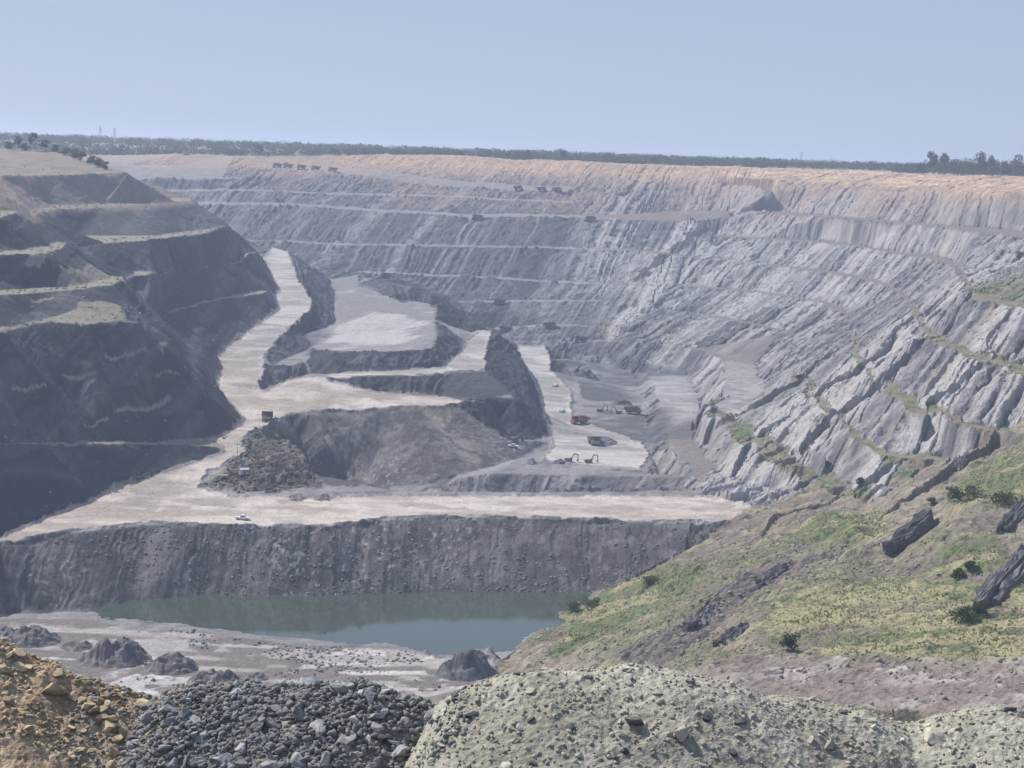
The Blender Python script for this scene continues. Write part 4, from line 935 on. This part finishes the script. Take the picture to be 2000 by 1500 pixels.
# mounds and outcrops
def mound(px, py, w_m, h_m, label, dark, name='spoil_mound', asp=1.0, group=None, seed=1, off=0.0):
    h = ghit(px, py); cx, cy_ = h[0], h[1] + off; n = 46; rr_ = np.linspace(0, 1.15, 22)[:, None]; th = np.linspace(0, 2 * np.pi, n, endpoint=False)[None]
    x = cx + rr_ * np.cos(th) * w_m / 2; y = cy_ + rr_ * np.sin(th) * w_m / 2 * asp
    base = gz(x, y); k = np.clip(1 - rr_, 0, 1) * np.ones_like(th)
    z = base - .35 + h_m * .8 * np.minimum(np.clip(1 - rr_ ** 1.7, 0, 1) ** 1.25, .72) * (1 + .75 * fbm(x / (w_m * .17), y / (w_m * .17), 2, seed)) + .2 * h_m * fbm(x / 1.6, y / 1.6, 4, seed + 5) * np.clip(k * 4, 0, 1) - .5 * (rr_ > 1)
    co = np.stack([x, y, z], -1).reshape(-1, 3); i_ = np.arange(21)[:, None] * n + np.arange(n)[None]; j_ = np.arange(21)[:, None] * n + (np.arange(n)[None] + 1) % n
    q = np.stack([i_, i_ + n, j_ + n, j_], -1).reshape(-1, 4).astype(np.int32)
    nn = fbm(x / 1.5, y / 1.5, 3, seed + 9); al = mix(f3(C3(*dark), x.shape + (3,)), f3(C3(*[v * 1.9 for v in dark]), x.shape + (3,)), sstep(-.4, .5, nn)).reshape(-1, 3)
    o = grid_mesh(name, co, q, al, GM); o['label'] = label; o['category'] = 'mound'
    if group: o['group'] = group
g = 'spoil mounds on the near shore flat'; dk = (.10, .092, .092)
mound(62, 1252, 19, 5.0, 'leftmost dark mound on the flat shore, above the ochre heap', dk, group=g, seed=2); mound(10, 1238, 9, 2.6, 'small lighter mound at the left edge of the flat shore', (.15, .14, .14), group=g, seed=8)
mound(225, 1288, 22, 7.5, 'largest mound on the flat shore, pointed, in the middle of the row', dk, group=g, seed=3); mound(335, 1305, 17, 5.2, 'rounded mound right of the largest one', dk, group=g, seed=4); mound(420, 1332, 17, 4.6, 'rightmost mound of the row, just above the rubble crest', dk, group=g, seed=5); mound(150, 1264, 12, 2.4, 'low mound between the leftmost and the largest mound', dk, group=g, seed=6)
mound(500, 1325, 9, 2.2, 'low stony mound partly behind the rubble crest', (.13, .12, .12), group=g, seed=7)
mound(582, 974, 8.5, 1.5, 'left one of the two low dark piles on the flat pale bench', (.12, .10, .095), asp=1.6, seed=11); mound(630, 974, 9, 1.5, 'right one of the two low dark piles on the flat pale bench', (.12, .10, .095), asp=1.6, seed=12)
mound(912, 1312, 19, 8, 'dark layered rock outcrop at the near tip of the pond', (.085, .085, .09), name='rock_outcrop', seed=21)
mound(1140, 738, 26, 7, 'dark block of rock beside the upper part of the long ramp', (.075, .078, .088), name='rock_outcrop', asp=1.0, seed=24, off=12); mound(1090, 905, 8, 2.2, 'low dark heap on the near edge of the pit floor', (.09, .09, .10), seed=25)
mound(1215, 790, 14, 4, 'dark heap in the dust at the back of the pit floor', (.08, .082, .09), seed=26)
mound(1178, 868, 17, 3.4, 'dark broken heap on the pit floor around a truck', (.10, .10, .11), asp=1.8, seed=22, off=8); mound(1035, 905, 9, 3.0, 'grey boulder heap at the foot of the spoil fan', (.14, .14, .15), seed=23)

def outcrop(pa, pb, wd, th, label, n=7, seed=0, lift=1.0):
    A_ = np.array(ghit(*pa)); B_ = np.array(ghit(*pb)); d = B_ - A_; L_ = np.linalg.norm(d); d /= L_; side = np.cross(d, [0, 0, 1]); side /= np.linalg.norm(side); upv = np.cross(side, d)
    r_ = random.Random(seed); bm = bmesh.new()
    for k in range(n):
        f = (k + .5) / n - .5; ln = L_ * r_.uniform(.55, 1.05); off = A_ + d * (L_ * .5 + r_.uniform(-.12, .12) * L_) + side * (f * wd) + upv * (lift * (1 - abs(f) * 1.3) * th * .12)
        n0 = len(bm.verts); g = bmesh.ops.create_cube(bm, size=1)['verts']; es = list({e for v in g for e in v.link_edges})
        bmesh.ops.subdivide_edges(bm, edges=es, cuts=7, use_grid_fill=True); bm.verts.ensure_lookup_table(); vs = bm.verts[n0:]
        M_ = [d * ln, side * wd / n * 1.15, upv * th * r_.uniform(.7, 1.1)]; sh_ = r_.uniform(-.25, .25)
        for v in vs:
            q = v.co.copy(); p = off + M_[0] * q.x + M_[1] * (q.y + sh_ * q.z) + M_[2] * q.z
            nzv = .16 * th; p = p + nzv * np.array([math.sin(p[0] * 2.1 + p[1] * 1.3 + k), math.sin(p[1] * 2.7 + p[2] * 1.9 + k * 2), math.sin(p[2] * 2.3 + p[0] * 3.1)]) * r_.uniform(.4, 1)
            v.co = Vector(p)
    me = bpy.data.meshes.new('rock_outcrop'); bm.to_mesh(me); bm.free(); me.materials.append(RM['dark']); o = bpy.data.objects.new('rock_outcrop', me); COL.objects.link(o); o['label'] = label; o['category'] = 'rock'; return o
outcrop((1730, 1085), (1835, 1008), 6, 4.2, 'dark slab outcrop leaning down-left in the middle of the right hillside', seed=1)
outcrop((1925, 1180), (2010, 1085), 6, 3.6, 'dark slabs cut by the right edge beside the yellow grass', seed=2); outcrop((1950, 1045), (2010, 985), 4, 3, 'dark slab at the right edge below the largest shrub', seed=3)
outcrop((1862, 925), (1885, 890), 4, 3, 'small dark rock step above the green patch on the right', n=4, seed=4); outcrop((1480, 1150), (1530, 1110), 4, 3, 'short dark ledge at the upper end of the dark diagonal track', n=5, seed=5); outcrop((1345, 1235), (1400, 1195), 5, 3, 'dark ledge at the lower end of the dark diagonal track', n=5, seed=6)
outcrop((1405, 1270), (1450, 1228), 3.5, 2.6, 'low dark ledge at the left end of the yellow grass', n=4, seed=7)
# ---------------------------------------------------------------- plants
def leaf_mat(name, a, b_):
    m, t, b = new_mat(name, .85, .15); ge = t.nodes.new('ShaderNodeNewGeometry'); nz = t.nodes.new('ShaderNodeTexNoise'); nz.inputs['Scale'].default_value = .6; nz.inputs['Detail'].default_value = 3
    t.links.new(ge.outputs['Position'], nz.inputs['Vector']); cr = t.nodes.new('ShaderNodeValToRGB'); cr.color_ramp.elements[0].position = .35; cr.color_ramp.elements[1].position = .68
    cr.color_ramp.elements[0].color = (*a, 1); cr.color_ramp.elements[1].color = (*b_, 1); t.links.new(nz.outputs['Fac'], cr.inputs[0]); t.links.new(cr.outputs[0], b.inputs['Base Color'])
    tl = t.nodes.new('ShaderNodeBsdfTranslucent'); t.links.new(cr.outputs[0], tl.inputs[0]); mx = t.nodes.new('ShaderNodeMixShader'); mx.inputs[0].default_value = .45
    t.links.new(b.outputs[0], mx.inputs[1]); t.links.new(tl.outputs[0], mx.inputs[2]); t.links.new(mx.outputs[0], t.nodes['Material Output'].inputs[0]); return m
LM = {'dark': leaf_mat('foliage_dark', (.03, .046, .022), (.07, .095, .04)), 'mid': leaf_mat('foliage_mid', (.06, .09, .035), (.12, .155, .06)), 'grass': leaf_mat('grass_blades', (.15, .175, .08), (.36, .335, .18))}
nrg = np.random.default_rng(3)
def leaves(P_, size):
    """one small randomly turned leaf-clump quad per point"""
    n = len(P_); a = nrg.normal(size=(n, 3)); a /= np.linalg.norm(a, axis=1)[:, None]; b = np.cross(a, nrg.normal(size=(n, 3))); b /= np.linalg.norm(b, axis=1)[:, None]
    s_ = size * nrg.uniform(.6, 1.4, (n, 1)); a = a * s_; b = b * s_ * .7
    V_ = np.stack([P_ - a, P_ - b * .8, P_ + a, P_ + b], 1).reshape(-1, 3); F_ = np.arange(n * 4, dtype=np.int32).reshape(-1, 4); return V_, F_
def arr_mesh(name, V_, F_, mat, parent=None):
    me = bpy.data.meshes.new(name); me.vertices.add(len(V_)); me.vertices.foreach_set('co', V_.astype(np.float32).reshape(-1)); k = F_.shape[1]
    me.loops.add(F_.size); me.loops.foreach_set('vertex_index', F_.astype(np.int32).reshape(-1)); me.polygons.add(len(F_)); me.polygons.foreach_set('loop_start', np.arange(0, F_.size, k, dtype=np.int32))
    me.update(calc_edges=True); me.materials.append(mat); o = bpy.data.objects.new(name, me); COL.objects.link(o)
    if parent is not None: o.parent = parent
    return o
def crown_pts(w_, h_, z0, n, lobes, r):
    P_ = []
    for q in range(lobes):
        a = r.uniform(0, 6.28); d = r.uniform(0, .33) * w_; c_ = np.array([d * math.cos(a), d * math.sin(a), z0 + h_ * r.uniform(.2, .82)]); s_ = np.array([w_ * r.uniform(.16, .3), w_ * r.uniform(.16, .3), h_ * r.uniform(.10, .22)])
        v = nrg.normal(size=(n // lobes, 3)); v /= np.linalg.norm(v, axis=1)[:, None]; v *= nrg.uniform(.55, 1.05, (len(v), 1)); P_.append(c_ + v * s_)
    return np.concatenate(P_)
def tree(loc, w_, h_, label, mat, n=420, lobes=9, trunk=.3, name='tree', cat='tree', group=None, seed=0, leaf=.55):
    r = random.Random(seed); t = empty(name, loc, r.uniform(0, 6), label, cat, group)
    z0 = h_ * trunk; P_ = crown_pts(w_, h_ - z0, z0, n, lobes, r)
    V_, F_ = leaves(P_, leaf); arr_mesh('crown' if trunk > .05 else 'foliage', V_, F_, mat, t)
    m = MB().cyl((0, 0, -.4), (0, 0, h_ * .62), max(.06, h_ * .022), h_ * .009, 7)
    for q in range(4): a = r.uniform(0, 6.28); m.cyl((0, 0, h_ * (.25 + .1 * q)), (math.cos(a) * w_ * .28, math.sin(a) * w_ * .28, h_ * (.5 + .1 * q)), h_ * .009, h_ * .004, 5)
    m.done('trunk' if trunk > .05 else 'stem', VM['bark'], t); return t
# tall trees on the right-hand rim
gr = 'tall trees on the right rim'
spec = [(1800, 292, 9, 'leftmost tall tree of the right rim group, slim'), (1823, 296, 9, 'second tall tree from the left in the right rim group'), (1845, 312, 10, 'low round tree between the tall pairs on the right rim'), (1870, 309, 12, 'wide low tree left of the tallest one on the right rim'), (1894, 289, 10, 'tallest tree of the right rim group, with a rounded top'), (1914, 301, 9, 'tree just right of the tallest one on the right rim'), (1940, 312, 12, 'wide dark tree right of centre in the rim group'), (1962, 297, 9, 'slim tall tree near the right edge of the rim'), (1984, 313, 12, 'wide low tree at the right edge of the rim'), (1778, 316, 9, 'small tree at the left end of the right rim group'), (2010, 309, 11, 'tree cut by the right edge of the picture')]
for k_, (px, top_, w_, lb) in enumerate(spec):
    w_ *= 1.35; Yd = 1790 + 12 * (k_ % 3); x = (px - 1000) / FPX * Yd; zb = float(gz(x, Yd)); zt = (yh(px) - top_) / FPX * Yd
    tree((x, Yd, zb - .3), w_, zt - zb, lb, LM['mid' if k_ % 2 else 'dark'], n=900, lobes=12, group=gr, seed=40 + k_, leaf=.9, trunk=.1)
# trees on the near left hill
gl = 'trees on the left hill'
spec = [(60, 256, 5, .6, 'thin umbrella-topped tree standing highest on the left hill'), (52, 262, 6, .4, 'small tree just left of the umbrella-topped one'), (28, 262, 7, .3, 'tree at the far left of the hill crest'), (80, 270, 10, .1, 'dark bushy tree in the middle of the left hill'), (100, 280, 9, .05, 'bush right of the dark bushy tree on the left hill'), (120, 286, 10, .05, 'bush on the shoulder of the left hill'), (138, 288, 9, .05, 'dark bush at the top of the steep hill edge'), (153, 293, 9, .05, 'dark bush upper on the steep edge of the left hill'), (168, 298, 9, .05, 'dark bush halfway down the steep edge of the left hill'), (184, 304, 8, .05, 'dark bush lower on the steep edge of the left hill'), (198, 313, 7, .05, 'lowest bush on the steep edge of the left hill'), (40, 277, 9, .05, 'green bush left of the dark bushy tree'), (10, 275, 10, .05, 'green bush at the left edge of the picture on the hill'), (152, 262, 12, .2, 'broad tree behind the left hill, standing above the wood')]
for k_, (px, top_, w_, tk, lb) in enumerate(spec):
    Yd = 1300 - max(0, px - 100) * 1.0 + (700 if k_ == 13 else 0); x = (px - 1000) / FPX * Yd; zb = float(gz(x, Yd)); zt = (yh(px) - top_) / FPX * Yd
    tree((x, Yd, zb - .3), w_, max(3.5, zt - zb), lb, LM['dark' if tk < .2 else 'mid'], n=420, lobes=9, trunk=tk, group=gl, seed=70 + k_, leaf=.6)
# single trees that stand out along the far rim
gf = 'trees standing out of the wood along the far rim'
spec = [(1003, 292, 'round tree at the centre of the far rim wood'), (1016, 290, 'taller round tree just right of the centre of the far rim wood'), (1083, 287, 'tall tree standing above the far rim wood'), (1165, 298, 'tree with a small pointed top right of centre on the far rim'), (1260, 302, 'small pointed tree farther right on the far rim'), (880, 296, 'dark tree at the left end of the orange cut'), (1180, 303, 'dark bushy tree right above the orange cut'), (1350, 308, 'low dark tree on the rim above the pale bench'), (495, 279, 'broad dark tree on the left far rim'), (640, 285, 'dark tree left of centre on the far rim'), (1510, 318, 'dark bush at the left end of the orange terrace'), (640 + 60, 287, 'broad tree on the rim left of the centre')]
for k_, (px, top_, lb) in enumerate(spec):
    Yd = 2010 + 9 * (k_ % 4); x = (px - 1000) / FPX * Yd; zb = float(gz(x, Yd)); zt = (yh(px) - top_) / FPX * Yd
    tree((x, Yd, zb - .3), 13, max(7, zt - zb), lb, LM['dark'], n=420, lobes=9, trunk=.08, group=gf, seed=100 + k_, leaf=.9)
# the wood on the plain, one mass
def wood():
    Vs = []; Fs = []; nv = 0
    for Ya, Yb, n, h0, h1 in ((1960, 2080, 520, 5, 9), (2080, 2600, 900, 6, 11), (2600, 4200, 900, 7, 13), (4200, 8000, 800, 9, 16), (8000, 12500, 500, 12, 26)):
        for q in range(n):
            Yd = nrg.uniform(Ya, Yb); px = nrg.uniform(-350, 2350); x = (px - 1000) / FPX * Yd
            if Yd < 2080 and px > 1480: continue
            if Yd < 2080 and fbm(np.array([px / 90.]), np.array([Yd / 40.]), 2, 5)[0] < -.35: continue
            h_ = nrg.uniform(h0, h1); w_ = h_ * nrg.uniform(.9, 1.7) * (1 + Yd / 9000); m_ = 46
            v = nrg.normal(size=(m_, 3)); v /= np.linalg.norm(v, axis=1)[:, None]; v *= nrg.uniform(.5, 1.05, (m_, 1))
            zb = float(gz(x, Yd)) if Yd < 2300 else -7.5
            P_ = np.array([x, Yd, zb + h_ * .48]) + v * np.array([w_ / 2, w_ / 2, h_ * .5]); V_, F_ = leaves(P_, .085 * (w_ + h_) * .8); Vs.append(V_); Fs.append(F_ + nv); nv += len(V_)
    for q in range(420):
        Yd = nrg.uniform(1800, 1960); px = 1730 + 620 * nrg.uniform() ** 1.0; x = (px - 1000) / FPX * Yd; h_ = nrg.uniform(12, 19) * (1 if px > 1790 else .6); w_ = h_ * 1.3
        v = nrg.normal(size=(60, 3)); v /= np.linalg.norm(v, axis=1)[:, None]; v *= nrg.uniform(.5, 1.05, (60, 1))
        P_ = np.array([x, Yd, float(gz(x, Yd)) + h_ * .48]) + v * np.array([w_ / 2, w_ / 2, h_ * .5]); V_, F_ = leaves(P_, .9); Vs.append(V_); Fs.append(F_ + nv); nv += len(V_)
    o = arr_mesh('far_wood', np.concatenate(Vs), np.concatenate(Fs), LM['dark']); o['kind'] = 'stuff'; o['label'] = 'hazy wood covering the plain beyond the pit rim'; o['category'] = 'wood'
wood()
# shrubs on the near hillside and green benches
gs = 'shrubs on the right-hand slopes'
spec = [(1540, 1268, 5.6, 4.2, 'dark', 'single dark round shrub at the lower edge of the yellow grass'), (1960, 988, 10, 4.6, 'dark', 'largest dark shrub, in the green patch near the right edge'), (1862, 980, 6, 5, 'mid', 'green shrub at the left end of the green patch near the right edge'), (1900, 975, 9, 4.5, 'mid', 'tall green scrub between the two shrubs of the right green patch'), (1880, 1215, 8, 4, 'dark', 'dark wide shrub at the right side of the yellow grass'), (1912, 1203, 5, 3.6, 'dark', 'smaller dark shrub touching the wide one right of the yellow grass'), (1562, 744, 7, 3, 'dark', 'dark shrub alone on the greenish middle terrace'), (1682, 722, 8, 2.8, 'mid', 'flat green shrub on the higher green terrace'), (1680, 948, 4.5, 3, 'dark', 'dark shrub at the foot of the pale ribbed face'), (1820, 985, 4, 2.6, 'mid', 'green shrub above the dark dipping outcrop'), (1990, 505, 8, 6, 'dark', 'dark shrub high on the right edge of the ribbed wall'), (1120, 1195, 6, 3.6, 'mid', 'bright green shrub near the right bank of the pond'), (1155, 1190, 7, 4, 'mid', 'bright green scrub right of the first one on the pond bank'), (1270, 1140, 7, 3, 'mid', 'green scrub on the terrace above the pond bank'), (1900, 1115, 5, 3, 'mid', 'scrub above the yellow grass at the right'), (1870, 1130, 5, 3, 'mid', 'scrub left of the one above the yellow grass')]
for k_, (px, py, w_, h_, mk, lb) in enumerate(spec):
    p = ghit(px, py)
    tree((p[0], p[1], float(gz(p[0], p[1])) - .2), w_, h_, lb, LM[mk], n=700, lobes=12, trunk=.02, name='shrub', cat='shrub', group=gs, seed=150 + k_, leaf=.28)
# grass and scrub as one mass
def grass():
    ys = nrg.uniform(300, 760, 240000) ; us = nrg.uniform(-.02, .30, 240000); xs = us * ys
    fr = np.interp(ys, rows, np.arange(nr)).astype(int); fc = np.clip(np.interp(us, u, np.arange(nc)).astype(int), 0, nc - 1)
    w_ = (G_all[fr, fc] * .9 + (hill[fr, fc] * sstep(0.15, .5, N1[fr, fc] * .7 + .7 * N2[fr, fc] + .15)) * .5) * hill[fr, fc] + grn[fr, fc] * .3 * sstep(0, .3, N2[fr, fc])
    w_ = w_ * (1 - PU[fr, fc]) * (1 - DK[fr, fc])
    k_ = nrg.uniform(0, 1, len(ys)) < w_ * .2
    xs, ys = xs[k_], ys[k_]; zs = gz(xs, ys); n = len(xs); print('grass', n)
    hh = nrg.uniform(.2, .55, n) * (1 + .6 * vn(xs / 9, ys / 9, 5)); a = nrg.uniform(0, 6.28, n); wv = np.stack([np.cos(a), np.sin(a), 0 * a], -1) * (.16 + .22 * hh)[:, None]
    B = np.stack([xs, ys, zs - .08], -1); lean = np.stack([nrg.normal(0, .15, n), nrg.normal(0, .15, n), hh], -1)
    V_ = np.stack([B - wv, B + wv, B + lean + wv * .6, B + lean - wv * .6], 1).reshape(-1, 3); F_ = np.arange(n * 4, dtype=np.int32).reshape(-1, 4)
    o = arr_mesh('grass', V_, F_, LM['grass']); o['kind'] = 'stuff'; o['label'] = 'rough grass and low scrub on the near hillside'; o['category'] = 'grass'
grass()
def rubble(name, n, ok, y0, y1, u0, u1, smin, smax, mat, label):
    ys = nrg.uniform(y0, y1, n * 6); us = nrg.uniform(u0, u1, n * 6); xs = ys * us; fr = np.interp(ys, rows, np.arange(nr)).astype(int); fc = np.clip(np.interp(us, u, np.arange(nc)).astype(int), 0, nc - 1)
    k_ = ok[fr, fc] > nrg.uniform(0, 1, len(ys)); xs, ys = xs[k_][:n], ys[k_][:n]; zs = gz(xs, ys); vs = []; fs = []; nv = 0
    for j in range(len(xs)):
        V_, F_ = PROT1[j % 8]; s_ = smin + (smax - smin) * nrg.random() ** 3; vs.append((V_ * s_) @ rotm(rr).T + np.array([xs[j], ys[j], zs[j] + s_ * .15])); fs.append(F_ + nv); nv += len(V_)
    o = arr_mesh(name, np.concatenate(vs), np.concatenate(fs), mat); o['kind'] = 'stuff'; o['label'] = label; o['category'] = 'rubble'
cl = sstep(-.1, .4, N1 + .5 * N2)
rubble('rubble', 2600, hill * (1 - G_all) * cl, 330, 640, -.02, .30, .15, .9, RM['pale'], 'loose stones scattered over the near hillside')
rubble('rubble', 2200, spoil * sstep(630, 600, Y) * .8 + spoil * .2, 575, 650, -.30, .12, .15, .8, RM['grey'], 'loose rock on the dark bank above the pond')
rubble('rubble', 1600, shore * sstep(.1, .4, N1 + N2), 470, 560, -.30, .01, .15, .9, RM['grey'], 'loose rock on the near shore flat')
rubble('rubble', 2600, wall * (1 - hill) * np.clip(tread + .15, 0, 1) * cl, 600, 1150, .04, .30, .25, 1.3, RM['pale'], 'fallen rock on the benches of the right wall')
rubble('rubble', 1500, left * np.clip(tread + .1, 0, 1), 600, 1200, -.30, -.08, .25, 1.1, RM['grey'], 'fallen rock on the benches of the left wall')
rubble('rubble', 900, soften(KN, 2), 650, 760, -.18, -.08, .2, 1.3, RM['dark'], 'dark rubble on the knoll beside the road bend')
print('things', round(time.time() - T0, 1))
# ---------------------------------------------------------------- haze
def haze():
    me = bpy.data.meshes.new('haze'); x, y0, y1, z0, z1 = 13500, -300, 13600, -170, 45
    vs = [(sx * x, y, z) for z in (z0, z1) for y in (y0, y1) for sx in (-1, 1)]
    me.from_pydata(vs, [], [(0, 2, 3, 1), (4, 5, 7, 6), (0, 1, 5, 4), (2, 6, 7, 3), (0, 4, 6, 2), (1, 3, 7, 5)])
    m = bpy.data.materials.new('haze'); m.use_nodes = True; t = m.node_tree; t.nodes.clear()
    pv = t.nodes.new('ShaderNodeVolumePrincipled'); o_ = t.nodes.new('ShaderNodeOutputMaterial')
    pv.inputs['Color'].default_value = HAZE_COLOR; pv.inputs['Density'].default_value = HAZE_DENSITY; pv.inputs['Anisotropy'].default_value = 0.3
    t.links.new(pv.outputs[0], o_.inputs['Volume']); me.materials.append(m)
    o = bpy.data.objects.new('haze', me); COL.objects.link(o); o['kind'] = 'stuff'
haze()
print('done', round(time.time() - T0, 1))
